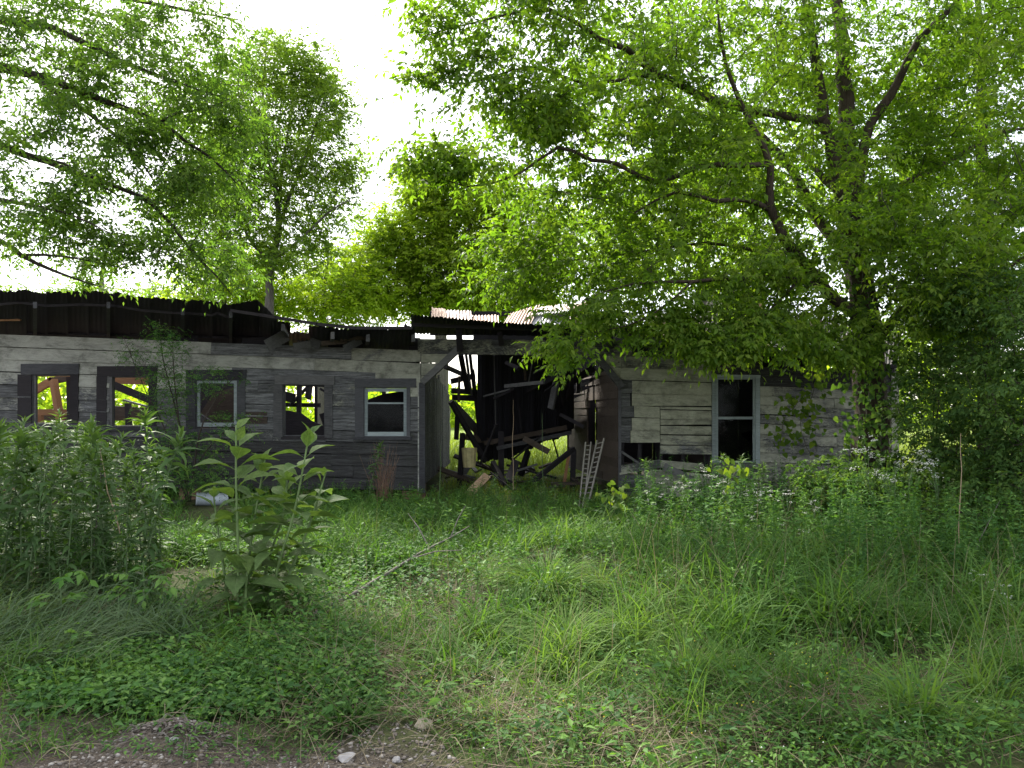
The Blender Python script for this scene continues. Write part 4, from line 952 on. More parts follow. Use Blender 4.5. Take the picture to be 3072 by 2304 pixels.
# ================================================================== trees
L_ = lambda *p: [P(*q) for q in p]
base_r = P(2622, 1557, 11.5)
limbs_r = [
    (L_((2625, 1575, 11.5), (2618, 1400, 11.5), (2612, 1250, 11.5), (2600, 1000, 11.5), (2580, 820, 11.5), (2560, 690, 11.5), (2543, 430, 11.5), (2536, 230, 11.6), (2500, -120, 11.8), (2480, -500, 12)), [0.361, 0.287, 0.254, 0.213, 0.172, 0.148, 0.123, 0.107, 0.074, 0.025]),
    (L_((2575, 800, 11.5), (2520, 560, 11.4), (2474, 362, 11.3), (2454, 222, 11.2), (2410, -60, 11.0), (2380, -350, 11)), [0.123, 0.107, 0.090, 0.074, 0.049, 0.016]),
    (L_((2590, 900, 11.5), (2520, 740, 11.9), (2448, 645, 12.3), (2394, 542, 12.6), (2285, 410, 13.0), (2195, 361, 13.2), (2050, 200, 13.6)), [0.107, 0.098, 0.090, 0.082, 0.066, 0.049, 0.016]),
    (L_((2600, 980, 11.4), (2514, 904, 11.0), (2454, 844, 10.8), (2358, 711, 10.5), (2309, 621, 10.4), (2312, 500, 10.3), (2260, 380, 10.1), (2180, 200, 9.8), (2150, 0, 9.6)), [0.098, 0.082, 0.078, 0.070, 0.061, 0.049, 0.037, 0.025, 0.012]),
    (L_((2309, 630, 10.4), (2240, 600, 10.3), (2150, 603, 10.0), (2030, 575, 9.7), (1900, 640, 9.5)), [0.041, 0.034, 0.029, 0.021, 0.008]),
    (L_((2310, 490, 10.3), (2210, 495, 10.1), (2092, 500, 9.8), (1972, 548, 9.6), (1850, 490, 9.4), (1777, 482, 9.3), (1675, 440, 9.1), (1560, 520, 9.0), (1400, 560, 8.9), (1260, 500, 8.8)), [0.041, 0.039, 0.034, 0.030, 0.026, 0.025, 0.020, 0.013, 0.010, 0.005]),
    (L_((2474, 362, 11.3), (2250, 330, 10.8), (2090, 280, 10.4), (1964, 223, 10.0), (1880, 150, 9.7), (1802, 115, 9.5), (1650, 30, 9.2), (1450, 60, 9.0), (1270, 110, 8.9)), [0.061, 0.057, 0.049, 0.045, 0.037, 0.033, 0.021, 0.012, 0.005]),
    (L_((1964, 223, 10.0), (1750, 250, 9.6), (1600, 200, 9.3), (1400, 250, 9.0), (1225, 235, 8.9)), [0.025, 0.021, 0.015, 0.010, 0.004]),
    (L_((2560, 690, 11.5), (2590, 440, 11.3), (2640, 330, 11.2), (2695, 241, 11.0), (2755, 120, 10.9), (2846, 30, 10.8), (2950, -80, 10.6)), [0.082, 0.074, 0.066, 0.061, 0.049, 0.037, 0.016]),
    (L_((2514, 904, 11.0), (2400, 836, 10.6), (2250, 832, 10.3), (2080, 842, 10.1), (1900, 850, 10.0), (1750, 900, 9.9)), [0.045, 0.037, 0.033, 0.026, 0.016, 0.007]),
    (L_((2080, 842, 10.1), (1950, 950, 9.9), (1820, 990, 9.8), (1700, 1010, 9.7)), [0.016, 0.012, 0.008, 0.004]),
    (L_((2400, 836, 10.6), (2300, 940, 10.2), (2180, 1010, 10.0), (2050, 1050, 9.9)), [0.021, 0.016, 0.010, 0.005]),
    (L_((2605, 1050, 11.5), (2700, 940, 11.2), (2850, 870, 11.0), (3000, 810, 10.8), (3150, 740, 10.6)), [0.082, 0.066, 0.049, 0.037, 0.016]),
    (L_((2560, 700, 11.5), (2700, 560, 12.0), (2850, 480, 12.4), (3000, 400, 12.6), (3150, 380, 12.8)), [0.066, 0.057, 0.041, 0.029, 0.012]),
    (L_((2500, 560, 11.4), (2420, 480, 12.2), (2330, 300, 13.2), (2280, 100, 14.0)), [0.057, 0.049, 0.037, 0.016]),
    (L_((2440, 800, 10.9), (2300, 760, 10.9), (2120, 730, 11.0), (1900, 760, 11.0), (1720, 780, 11.0), (1560, 800, 11.0)), [0.029, 0.026, 0.023, 0.018, 0.012, 0.005]),
]
blobs_r = [
    (2550, 30, 11.6, 520, 270, 3.0, 500), (2920, 350, 11.6, 320, 420, 2.4, 560), (2150, 230, 11.0, 380, 300, 2.6, 330), (1850, 130, 10.0, 320, 210, 2.0, 210),
    (1600, 100, 9.2, 250, 120, 1.0, 58), (1340, 50, 8.9, 130, 60, .5, 26), (1400, 215, 8.9, 170, 60, .4, 26), (1680, 10, 9.4, 250, 60, .8, 50), (1250, 20, 8.9, 70, 40, .3, 10), (1300, 225, 8.9, 80, 30, .2, 12), (1480, 330, 9.0, 160, 70, .5, 12), (1620, 320, 9.3, 190, 130, .9, 60), (1780, 430, 9.6, 280, 150, 1.3, 74),
    (1500, 510, 9.0, 230, 70, .7, 34), (1620, 330, 9.2, 150, 110, .6, 26), (1330, 510, 8.8, 120, 50, .3, 14), (1310, 470, 8.8, 110, 70, .4, 14), (1250, 470, 8.8, 60, 40, .2, 5), (1320, 345, 8.9, 70, 40, .2, 7), (2030, 520, 10.4, 330, 190, 1.7, 240), (1800, 700, 10.8, 330, 170, 1.4, 210), (1560, 800, 10.8, 180, 110, .9, 70),
    (2080, 800, 10.4, 330, 150, 1.3, 190), (2400, 640, 11.6, 300, 260, 2.0, 250), (2720, 480, 12.2, 260, 300, .9, 110), (2380, 880, 10.8, 230, 130, 1.2, 130), (2800, 800, 11.0, 300, 240, 1.8, 420),
    (1900, 940, 9.9, 200, 75, .5, 60), (1690, 1030, 9.7, 60, 75, .3, 20), (1740, 950, 9.8, 120, 50, .4, 25), (2110, 1030, 9.9, 170, 55, .4, 48), (2330, 1000, 10.1, 200, 80, .5, 85), (2540, 1000, 10.5, 140, 100, .5, 50), (2130, 950, 10.2, 200, 60, .5, 45), (2440, 460, 13.4, 420, 330, 1.2, 190),
]
tree('boxelder_tree', 'huge leafy tree with vine-covered trunk at the right end of the house', limbs_r, blobs_r, base_r, (M['bark'], M['bark_dark'], M['leaf_main']), leaf=(.092, .44, 7, .25), per=6, seed=3, twig=.006, dens=1.4, hole=.30)

base_l = P(-520, 1600, 10.1) * (1, 1, 0)
limbs_l = [
    (L_((-520, 1620, 10.1), (-500, 1200, 10.1), (-470, 800, 10.1), (-450, 400, 10.1), (-420, 0, 10.1), (-400, -400, 10.1)), [.32, .27, .23, .19, .14, .06]),
    (L_((-460, 600, 10.1), (-200, 380, 10.0), (0, 434, 9.9), (136, 483, 9.9), (233, 515, 9.9), (360, 590, 9.9)), [0.086, 0.072, 0.054, 0.043, 0.032, 0.009]),
    (L_((-440, 300, 10.1), (-100, 190, 10.0), (206, 260, 10.0), (325, 304, 10.0), (477, 369, 10.1), (560, 425, 10.1), (645, 483, 10.2), (720, 560, 10.2)), [0.094, 0.072, 0.050, 0.042, 0.032, 0.023, 0.016, 0.006]),
    (L_((477, 369, 10.1), (530, 340, 10.1), (624, 325, 10.1), (700, 290, 10.1)), [0.022, 0.018, 0.013, 0.006]),
    (L_((100, 235, 10.0), (271, 347, 9.8), (407, 466, 9.7), (470, 560, 9.7)), [0.036, 0.029, 0.018, 0.006]),
    (L_((150, 490, 9.9), (347, 559, 9.9), (461, 618, 10.0), (542, 711, 10.1), (600, 780, 10.2), (651, 830, 10.2), (700, 890, 10.3)), [0.040, 0.032, 0.027, 0.022, 0.017, 0.013, 0.006]),
    (L_((-480, 900, 10.1), (-150, 660, 9.9), (0, 721, 9.8), (65, 765, 9.8), (163, 814, 9.8), (300, 860, 9.9)), [0.065, 0.050, 0.036, 0.029, 0.020, 0.006]),
    (L_((65, 765, 9.8), (200, 770, 9.8), (350, 800, 9.8)), [0.022, 0.014, 0.006]),
    (L_((-430, 100, 10.1), (0, 60, 10.0), (200, 100, 9.9), (369, 184, 9.9), (542, 250, 9.9), (660, 290, 10)), [0.072, 0.054, 0.043, 0.032, 0.018, 0.006]),
    (L_((-420, 0, 10.1), (100, -60, 10.0), (400, 0, 9.9), (600, 40, 9.9), (720, 60, 9.9)), [0.058, 0.043, 0.029, 0.014, 0.006]),
    (L_((-470, 700, 10.1), (-200, 560, 9.4), (0, 600, 9.2), (200, 640, 9.1), (330, 700, 9.1)), [0.050, 0.040, 0.029, 0.014, 0.006]),
]
blobs_l = [
    (60, 100, 9.6, 240, 160, 1.6, 170), (330, 120, 10.0, 260, 140, 1.5, 130), (600, 60, 10.0, 160, 80, .8, 50), (180, 300, 9.6, 230, 150, 1.5, 130), (450, 300, 10.0, 250, 140, 1.4, 140),
    (610, 460, 10.2, 190, 160, 1.0, 140), (560, 180, 10.0, 190, 120, .9, 90), (400, 500, 9.9, 220, 130, 1.2, 105), (100, 480, 9.6, 200, 110, 1.2, 75), (560, 650, 10.1, 150, 150, .9, 85), (260, 640, 9.6, 230, 110, 1.0, 85),
    (80, 640, 9.4, 160, 100, 1.0, 60), (180, 745, 9.8, 230, 60, .9, 52), (420, 755, 10.0, 170, 60, .8, 40), (640, 790, 10.2, 110, 80, .6, 30), (225, 850, 9.9, 60, 40, .3, 7), (700, 330, 10.1, 90, 90, .6, 25),
]
tree('overhanging_tree', 'tree reaching in from the left edge with long drooping branches above the roof', limbs_l, blobs_l, base_l, (M['bark_dark'], M['bark_dark'], M['leaf_left']), leaf=(.082, .38, 7, .24), per=6, seed=8, twig=.006, hole=.5, dens=1.65)

def back_tree(name, label, px, Y, limbs, blobs, mats, leaf, per, seed, **kw):
    return tree(name, label, [(L_(*p), r) for p, r in limbs], blobs, np.array((PX(px, Y), Y, 0.)), mats, leaf=leaf, per=per, seed=seed, **kw)
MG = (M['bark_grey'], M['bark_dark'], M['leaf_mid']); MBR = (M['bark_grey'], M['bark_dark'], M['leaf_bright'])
back_tree('slender_tree', 'tall slender tree with forked grey stems behind the left wing', 806, 22,
    [([(806, 1404, 22), (808, 1100, 22), (812, 800, 22), (835, 700, 22), (832, 600, 22), (800, 430, 22), (790, 280, 22), (800, 120, 22)], [.20, .16, .11, .10, .075, .05, .035, .012]),
     ([(835, 690, 22), (880, 560, 22), (930, 430, 22), (985, 250, 22)], [.065, .05, .035, .010]), ([(832, 640, 22), (850, 480, 22.3), (880, 300, 22.4), (890, 130, 22.4)], [.06, .045, .03, .010]),
     ([(814, 780, 22), (900, 720, 21.6), (980, 640, 21.4), (1050, 600, 21.2)], [.06, .045, .03, .012]), ([(812, 790, 22), (740, 700, 22), (700, 560, 22)], [.06, .04, .012])],
    [(870, 200, 22, 150, 90, 1.4, 150), (800, 320, 22, 200, 130, 1.8, 230), (640, 420, 22, 160, 200, 1.8, 160), (820, 560, 21.6, 200, 150, 1.2, 150), (600, 640, 22, 160, 130, 1.6, 110), (830, 760, 21.6, 170, 70, 1.2, 80), (980, 300, 22, 80, 100, 1.0, 55), (960, 420, 22, 120, 120, 1.3, 95), (760, 480, 22, 170, 140, 1.6, 130), (960, 590, 22, 130, 140, 1.3, 100), (1050, 480, 22, 40, 90, .6, 20), (720, 680, 22, 150, 120, 1.4, 90), (870, 720, 22, 130, 90, 1.2, 60), (940, 180, 22, 60, 60, .6, 20)],
    MG, (.13, .42, 7, .36), 4, 21, five=False, dens=2.5, twig=.010, hole=.35)
back_tree('round_tree', 'bright yellow-green rounded tree behind the middle of the house', 1330, 27,
    [([(1330, 1373, 27), (1325, 1100, 27), (1318, 850, 27), (1310, 700, 27), (1300, 560, 27)], [.28, .24, .18, .11, .02]), ([(1322, 950, 27), (1450, 820, 27), (1580, 740, 27)], [.14, .09, .02]), ([(1322, 960, 27), (1200, 830, 27), (1100, 780, 27)], [.12, .08, .02]), ([(1318, 850, 27), (1400, 700, 27), (1440, 600, 27)], [.1, .07, .02])],
    [(1290, 590, 27, 90, 80, 0.90, 75), (1250, 690, 27, 140, 100, 1.32, 150), (1400, 680, 27, 160, 110, 1.32, 170), (1170, 790, 27, 140, 90, 1.32, 150), (1330, 820, 27, 190, 110, 1.56, 240), (1540, 800, 27, 180, 130, 1.44, 200), (1100, 870, 27, 110, 80, 1.08, 95), (1480, 900, 27, 240, 70, 1.32, 190), (1220, 900, 27, 140, 60, 1.08, 110), (1630, 690, 27, 160, 110, 1.4, 150), (1500, 600, 27, 110, 70, 1.2, 60), (1275, 545, 27, 85, 60, 1.0, 55), (1410, 580, 27, 110, 70, 1.2, 70), (1160, 720, 27, 90, 80, 1.2, 60), (1000, 850, 27, 110, 70, 1.4, 60)],
    MBR, (.16, .46, 7, .42), 4, 22, five=False, dens=2.0, twig=.010, hole=.05)
back_tree('low_tree', 'low yellow-green tree rising just above the sagging middle of the roof', 960, 25,
    [([(960, 1384, 25), (965, 1100, 25), (970, 900, 25), (985, 780, 25)], [.18, .15, .09, .02]), ([(966, 1000, 25), (890, 880, 25), (850, 820, 25)], [.08, .05, .02]), ([(968, 950, 25), (1040, 860, 25), (1070, 800, 25)], [.08, .05, .02])],
    [(960, 860, 25, 130, 80, 1.8, 85), (860, 890, 25, 120, 60, 1.6, 60), (1040, 910, 25, 110, 60, 1.5, 75), (940, 940, 25, 180, 50, 1.5, 90), (1030, 790, 25, 100, 70, 1.2, 50), (1100, 850, 25, 90, 70, 1.2, 45)],
    MBR, (.15, .44, 7, .40), 4, 23, five=False, dens=1.7, hole=.25)
back_tree('bushy_tree', 'bushy yellow-green tree behind the broken peak of the left roof', 660, 24,
    [([(660, 1390, 24), (664, 1100, 24), (670, 900, 24), (680, 740, 24)], [.2, .16, .1, .02]), ([(666, 980, 24), (580, 880, 24), (530, 830, 24)], [.09, .06, .02]), ([(668, 960, 24), (760, 860, 24), (820, 820, 24)], [.09, .06, .02])],
    [(690, 790, 24, 130, 90, 1.6, 95), (600, 860, 24, 120, 70, 1.5, 75), (760, 860, 24, 130, 80, 1.6, 95), (680, 900, 24, 200, 50, 1.5, 90)],
    MBR, (.14, .44, 7, .38), 4, 24, five=False, dens=1.7, hole=.25)
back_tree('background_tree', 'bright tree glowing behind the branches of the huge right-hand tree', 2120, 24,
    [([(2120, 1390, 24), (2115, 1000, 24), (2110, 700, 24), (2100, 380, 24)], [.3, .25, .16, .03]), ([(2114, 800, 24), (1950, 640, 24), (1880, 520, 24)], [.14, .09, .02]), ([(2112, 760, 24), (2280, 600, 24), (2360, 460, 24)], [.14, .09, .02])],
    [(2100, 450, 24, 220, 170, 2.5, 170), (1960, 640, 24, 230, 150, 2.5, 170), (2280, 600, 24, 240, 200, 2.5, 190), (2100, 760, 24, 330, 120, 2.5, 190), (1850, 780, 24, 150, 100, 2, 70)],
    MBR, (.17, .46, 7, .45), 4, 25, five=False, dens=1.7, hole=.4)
back_tree('shady_tree', 'dark dense tree filling the right edge behind the vine-covered trunk', 2968, 15,
    [([(2968, 1482, 15), (2966, 1200, 15), (2960, 900, 15), (2950, 600, 15), (2940, 200, 15), (2930, -200, 15)], [.24, .2, .17, .13, .08, .02]), ([(2960, 850, 15), (2830, 700, 15), (2760, 560, 15)], [.09, .06, .02]), ([(2955, 750, 15), (3080, 600, 15), (3160, 500, 15)], [.09, .06, .02])],
    [(2960, 250, 15, 280, 250, 2, 300), (2850, 600, 15, 220, 190, 1.8, 260), (3050, 650, 15, 180, 220, 1.8, 240), (2860, 930, 15, 230, 160, 1.6, 260), (3050, 1000, 15, 170, 190, 1.5, 220), (2800, 1120, 15, 120, 120, 1.2, 90)],
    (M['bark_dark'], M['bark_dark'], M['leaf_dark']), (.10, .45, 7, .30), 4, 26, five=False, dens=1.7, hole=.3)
back_tree('hazy_tree', 'distant pale green tree at the far left behind the drooping branches', 300, 34,
    [([(300, 1345, 34), (300, 1000, 34), (310, 760, 34)], [.3, .22, .03])],
    [(300, 900, 34, 250, 90, 2.5, 120), (60, 920, 34, 180, 70, 2.5, 80), (480, 920, 34, 120, 60, 2.0, 60)],
    MG, (.2, .44, 7, .5), 4, 27, five=False, dens=1.7, hole=.3)

# far wood beyond the field, one mass
keep = rng; rng = np.random.default_rng(77)
nF = 26000
fx = rng.uniform(-75, 75, nF); fy = 75 + rng.uniform(-6, 10, nF)
gap = np.exp(-((fx - PX(925, 75)) / 3.2) ** 2)
ht = (6.5 + 2.2 * np.sin(fx * .21) + 1.4 * np.sin(fx * .63 + 1)) * (1 - .97 * gap)
fz = rng.uniform(0, 1, nF) ** .8 * np.maximum(ht, .05)
v, f, a = leaves4(np.stack([fx, fy, fz], -1), rvec(nF), rvec(nF), rng.uniform(.5, 1.0, nF), rng.uniform(.35, .7, nF), rng.uniform(0, 1, nF))
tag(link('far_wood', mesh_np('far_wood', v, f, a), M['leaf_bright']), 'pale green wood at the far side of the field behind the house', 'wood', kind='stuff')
rng = keep

# ================================================================== undergrowth
def spots(n, px, py, jit=0):
    """n ground points whose feet the photograph shows between these columns and rows"""
    x = rng.uniform(*px, n); y = rng.uniform(*py, n); Y = GY(y); X = (x - 1536) / F * Y
    return X, Y
def on_gravel(X, Y): return (Y + .32 * X + .65 + .35 * np.sin(X * 2.1) + .2 * np.sin(X * 5.3 + 1)) < 3.86
def ell(n, c, r):
    t = rng.uniform(0, 2 * np.pi, n); q = np.sqrt(rng.uniform(0, 1, n))
    y = c[1] + r[1] * q * np.sin(t); x = c[0] + r[0] * q * np.cos(t); Y = GY(np.maximum(y, 1300)); return (x - 1536) / F * Y, Y
def grass(X, Y, Lr, Wr, up=(.6, 1.3), bend=(.5, 1.9), var=(0, 1), head=None, seg=4, sink=.01):
    n = len(X); th = rng.uniform(0, 2 * np.pi, n) if head is None else rng.normal(head, .8, n)
    e = rng.uniform(*up, n); D = np.stack([np.cos(th) * np.cos(e), np.sin(th) * np.cos(e), np.sin(e)], -1)
    L = rng.uniform(*Lr, n)
    lowf = .5 + .28 * np.sin(X * 2.3 + 1.7 * np.sin(Y * 1.9)) + .22 * np.sin(X * 5.1 - Y * 4.3 + 1)     # drifts of paler and darker grass
    vv = np.clip(lowf * .6 + rng.uniform(*var, n) * .55 - .08, 0, 1)
    return blades(np.stack([X, Y, gnd(X, Y) - sink], -1), D, L, rng.uniform(*Wr, n), rng.uniform(*bend, n), vv, seg)
def tufted(X, Y, k, spread):                 # k blades round every point
    X = np.repeat(X, k) + rng.normal(size=len(X) * k) * spread; Y = np.repeat(Y, k) + rng.normal(size=len(Y) * k) * spread
    return X, Y
def patchy(X, Y, f, q, ph=0.):
    h = np.sin(X * f + ph) * np.sin(Y * f * 1.2 + ph * 2) + .7 * np.sin(X * f * 2.3 + Y * f * 1.7 + ph) + .4 * rng.normal(size=len(X))
    return h > np.quantile(h, q)

# ---- one mass of short and long grass (nobody could count it)
parts = []
X, Y = spots(11000, (-250, 3320), (1570, 2330)); k = ~on_gravel(X, Y); X, Y = X[k], Y[k]
parts.append(grass(X, Y, (.06, .22), (.004, .010), (.5, 1.4), (.2, 1.5), (.1, 1), seg=3))
X, Y = spots(1500, (-200, 3300), (1560, 2120)); k = patchy(X, Y, 1.7, .35); X, Y = tufted(X[k], Y[k], 8, .04)
parts.append(grass(X, Y, (.15, .40), (.006, .012), (.8, 1.45), (.5, 1.9), (0, 1)))
X, Y = spots(520, (960, 2050), (1530, 1730)); k = patchy(X, Y, 1.9, .2, .7); X, Y = tufted(X[k], Y[k], 13, .06)
parts.append(grass(X, Y, (.30, .62), (.008, .016), (.9, 1.5), (.5, 2.0), (.1, .9)))
X, Y = spots(620, (500, 1100), (1500, 1700)); q_ = 1536 + F * X / Y; k = ~((q_ > 540) & (q_ < 720) & (Y > 10.2)); X, Y = X[k], Y[k]; X, Y = tufted(X, Y, 12, .07)
parts.append(grass(X, Y, (.25, .55), (.008, .016), (.9, 1.5), (.5, 2.0), (.0, .8)))
X, Y = spots(760, (1850, 3150), (1560, 1960)); k = patchy(X, Y, 2.1, .35, 1.); X, Y = tufted(X[k], Y[k], 10, .05)
parts.append(grass(X, Y, (.35, .75), (.007, .014), (.8, 1.5), (.6, 2.2), (0, .8)))
X, Y = spots(170, (2100, 3000), (1640, 1900)); X, Y = tufted(X, Y, 8, .05)
parts.append(grass(X, Y, (.45, .80), (.012, .020), (.7, 1.4), (.6, 1.8), (.1, .7)))
for c0 in range(70):
    X, Y = spots(1, (900, 3150), (1600, 2230)); k0 = rng.integers(60, 150); sp = rng.uniform(.04, .12); X, Y = tufted(X, Y, k0, sp); l0 = rng.uniform(.22, .55); w0 = rng.uniform(.005, .014); v0 = rng.uniform(0, .7)
    parts.append(grass(X, Y, (l0 * .6, l0 * 1.2), (w0 * .7, w0), (.7, 1.5), (.5, 2.2), (v0, v0 + .3)))
v, f, a = cat3(*parts); tag(link('grass', mesh_np('grass', v, f, a), M['grass']), 'green grass covering the ground before the house', 'grass', kind='stuff')
# blue-green grass leaning in from the lower left
X, Y = spots(110, (-160, 260), (1800, 2060)); X, Y = tufted(X, Y, 14, .06)
b1 = grass(X, Y, (.32, .62), (.006, .011), (.7, 1.35), (.8, 1.9), (.1, 1), head=.2)
X, Y = spots(60, (300, 560), (1840, 1960)); X, Y = tufted(X, Y, 12, .05); b2 = grass(X, Y, (.30, .55), (.006, .010), (.8, 1.45), (.7, 2.0), (.0, .8))
v, f, a = cat3(b1, b2)
tag(link('blue_green_grass', mesh_np('blue_green_grass', v, f, a), M['grass_blue']), 'long blue-green grass arching in at the lower left', 'grass', kind='stuff')
# straw: dead blades lying among the green
parts = []
X, Y = spots(4200, (-100, 3200), (1640, 2330)); k = patchy(X, Y, 1.1, .3, 2.); X, Y = X[k], Y[k]
parts.append(grass(X, Y, (.10, .35), (.002, .004), (.02, .5), (-.2, .9), (0, 1), seg=3, sink=-.03))
for c, r, n in (((1200, 1850), (270, 110), 1900), ((1050, 2000), (220, 90), 900), ((1450, 2090), (260, 90), 900), ((1750, 2170), (320, 90), 1000), ((2080, 1770), (200, 110), 1100), ((1400, 1720), (130, 70), 600), ((2400, 2180), (300, 90), 700), ((220, 1890), (140, 60), 500), ((2700, 1800), (320, 130), 900), ((1100, 2200), (300, 60), 500)):
    X, Y = ell(int(n * .6), c, r); k = ~on_gravel(X, Y); X, Y = X[k], Y[k]
    parts.append(grass(X, Y, (.15, .50), (.002, .0045), (.05, .7), (-.1, 1.2), (0, 1), seg=3, sink=-.03))
X, Y = spots(70, (1850, 3100), (1600, 1900)); X, Y = tufted(X, Y, 4, .04)
parts.append(grass(X, Y, (.45, .95), (.003, .005), (1.0, 1.5), (.2, 1.2), (.2, 1)))
v, f, a = cat3(*parts); tag(link('dry_straw', mesh_np('dry_straw', v, f, a), M['straw']), 'tan dead grass matted among the green', 'straw', kind='stuff')
X, Y = spots(260, (1000, 3150), (1600, 2150))
parts = [grass(X, Y, (.45, .85), (.0022, .0035), (1.15, 1.52), (.1, .7), (.1, .9), seg=4)]
v, f, a = cat3(*parts); tag(link('seed_stalks', mesh_np('seed_stalks', v, f, a), M['straw']), 'thin tan seed stalks standing above the grass', 'stalks', kind='stuff')
# tall meadow grass behind
n = 30000; Y = 20.0 + 26 * rng.uniform(0, 1, n) ** 1.6; X = rng.uniform(-.62, .62, n) * Y
Y = np.concatenate([Y, rng.uniform(13.6, 20.5, 3500)]); X = np.concatenate([X, rng.uniform(-1.45, 1.5, 3500)])
n_in = 3500
v, f, a = cat3(grass(X[:-n_in], Y[:-n_in], (.5, 1.0), (.012, .03), (1.0, 1.5), (.2, 1.2), (0, 1), seg=3), grass(X[-n_in:], Y[-n_in:], (.12, .36), (.006, .012), (1.0, 1.5), (.2, 1.4), (0, 1), seg=3))
tag(link('meadow_grass', mesh_np('meadow_grass', v, f, a), M['meadow']), 'bright tall meadow grass seen through the passage', 'grass', kind='stuff')
# low broad-leaved cover
def cover(X, Y, k, hr, Lr, wl, var=(0, 1), five=True):
    n = len(X); h = rng.uniform(*hr, n); g = gnd(X, Y)
    B = np.repeat(np.stack([X, Y, g], -1), k, 0); m = len(B)
    th = rng.uniform(0, 2 * np.pi, m); t = rng.uniform(.25, 1, m)
    rad = np.repeat(h, k) * rng.uniform(.1, .7, m)
    B = B + np.stack([np.cos(th) * rad, np.sin(th) * rad, np.repeat(h, k) * t], -1)
    D = np.stack([np.cos(th), np.sin(th), rng.uniform(-.4, .5, m)], -1); N = nrm(UP + rng.normal(size=(m, 3)) * .35)
    L = rng.uniform(*Lr, m); vv = np.clip(np.repeat(rng.uniform(*var, n), k) + rng.normal(size=m) * .12, 0, 1)
    return leaves5(B, D, N, L, L * wl * rng.uniform(.8, 1.2, m), rng.uniform(0, .5, m), vv)
parts = []
X, Y = spots(2600, (60, 1120), (1900, 2175)); k = ~on_gravel(X, Y) & patchy(X, Y, 2.6, .12, .5); parts.append(cover(X[k], Y[k], 7, (.05, .15), (.025, .055), .6))
X, Y = spots(3200, (900, 3200), (1750, 2330)); k = ~on_gravel(X, Y) & patchy(X, Y, 2.0, .35, 1.5); parts.append(cover(X[k], Y[k], 7, (.05, .15), (.018, .042), .5))
X, Y = spots(1500, (900, 3200), (1600, 1850)); k = patchy(X, Y, 1.6, .3, 2.5); parts.append(cover(X[k], Y[k], 8, (.10, .32), (.03, .065), .5))
X, Y = spots(1200, (450, 1300), (1540, 1900)); q_ = 1536 + F * X / Y; k = patchy(X, Y, 1.6, .3, 3.5) & ~((q_ > 540) & (q_ < 720) & (Y > 10.2)); parts.append(cover(X[k], Y[k], 9, (.12, .36), (.03, .065), .5))
X, Y = spots(210, (100, 3150), (1800, 2300)); k = ~on_gravel(X, Y); parts.append(cover(X[k], Y[k], 9, (.08, .26), (.045, .085), .42))
X, Y = spots(260, (0, 1000), (2170, 2300)); parts.append(cover(X, Y, 6, (.02, .06), (.015, .035), .5))
v, f, a = cat3(*parts); tag(link('ground_cover', mesh_np('ground_cover', v, f, a), M['leaf_cover']), 'low broad-leaved weeds creeping over the ground', 'ground cover', kind='stuff')
# knee-high leafy weeds, too many to tell apart
def weeds(X, Y, hr, per, Lr, wl, lean=.12, var=(0, 1), curl=(.1, .6)):
    n = len(X); h = rng.uniform(*hr, n); g = gnd(X, Y)
    base = np.stack([X, Y, g], -1); top = base + np.stack([rng.normal(size=n) * lean * h, rng.normal(size=n) * lean * h, h], -1)
    t = rng.uniform(.18, 1, (n, per)); m = n * per
    B = (base[:, None] * (1 - t[..., None]) + top[:, None] * t[..., None]).reshape(-1, 3)
    th = rng.uniform(0, 2 * np.pi, m); D = np.stack([np.cos(th), np.sin(th), rng.uniform(-.2, .9, m)], -1)
    L = rng.uniform(*Lr, m) * (1.15 - .5 * t.ravel()); vv = np.clip(np.repeat(rng.uniform(*var, n), per) + rng.normal(size=m) * .1 + .25 * (t.ravel() - .6), 0, 1)
    lv = leaves5(B, D, nrm(UP + rng.normal(size=(m, 3)) * .3), L, L * wl, rng.uniform(*curl, m), vv)
    sv_, sf_ = sticks(base, top, .004, .002, 3)
    return lv, (sv_, quad2tri(sf_), np.repeat(.55, len(sv_)))
parts = []
for (px, py, n, hr, per, Lr, wl) in (((1000, 1880), (1490, 1600), 260, (.16, .40), 26, (.06, .11), .26), ((1400, 1720), (1470, 1560), 60, (.25, .48), 30, (.07, .12), .22), ((1880, 2750), (1500, 1680), 330, (.25, .58), 26, (.05, .10), .34),
        ((2500, 3200), (1520, 1800), 340, (.40, .95), 30, (.05, .10), .40), ((1900, 2600), (1530, 1640), 170, (.55, 1.0), 34, (.05, .10), .30), ((2000, 3150), (1700, 1900), 170, (.25, .55), 24, (.04, .08), .36), ((2000, 2750), (1560, 1720), 70, (.4, .8), 22, (.08, .14), .40), ((1250, 1900), (1560, 1680), 60, (.3, .5), 22, (.07, .12), .36), ((740, 1260), (1495, 1560), 110, (.25, .5), 26, (.05, .10), .30), ((1150, 2000), (1640, 1860), 110, (.15, .38), 20, (.04, .08), .4), ((500, 1050), (1600, 1700), 150, (.2, .36), 24, (.05, .09), .32), ((950, 1400), (1560, 1760), 110, (.2, .4), 22, (.05, .08), .34), ((-150, 420), (1600, 1800), 120, (.3, .6), 26, (.06, .1), .3)):
    X, Y = spots(n, px, py); parts += list(weeds(X, Y, hr, per, Lr, wl))
v, f, a = cat3(*parts); tag(link('leafy_weeds', mesh_np('leafy_weeds', v, f, a), M['leaf_dark' if False else 'leaf_cover']), 'knee-high leafy weeds along the foot of the house', 'weeds', kind='stuff')
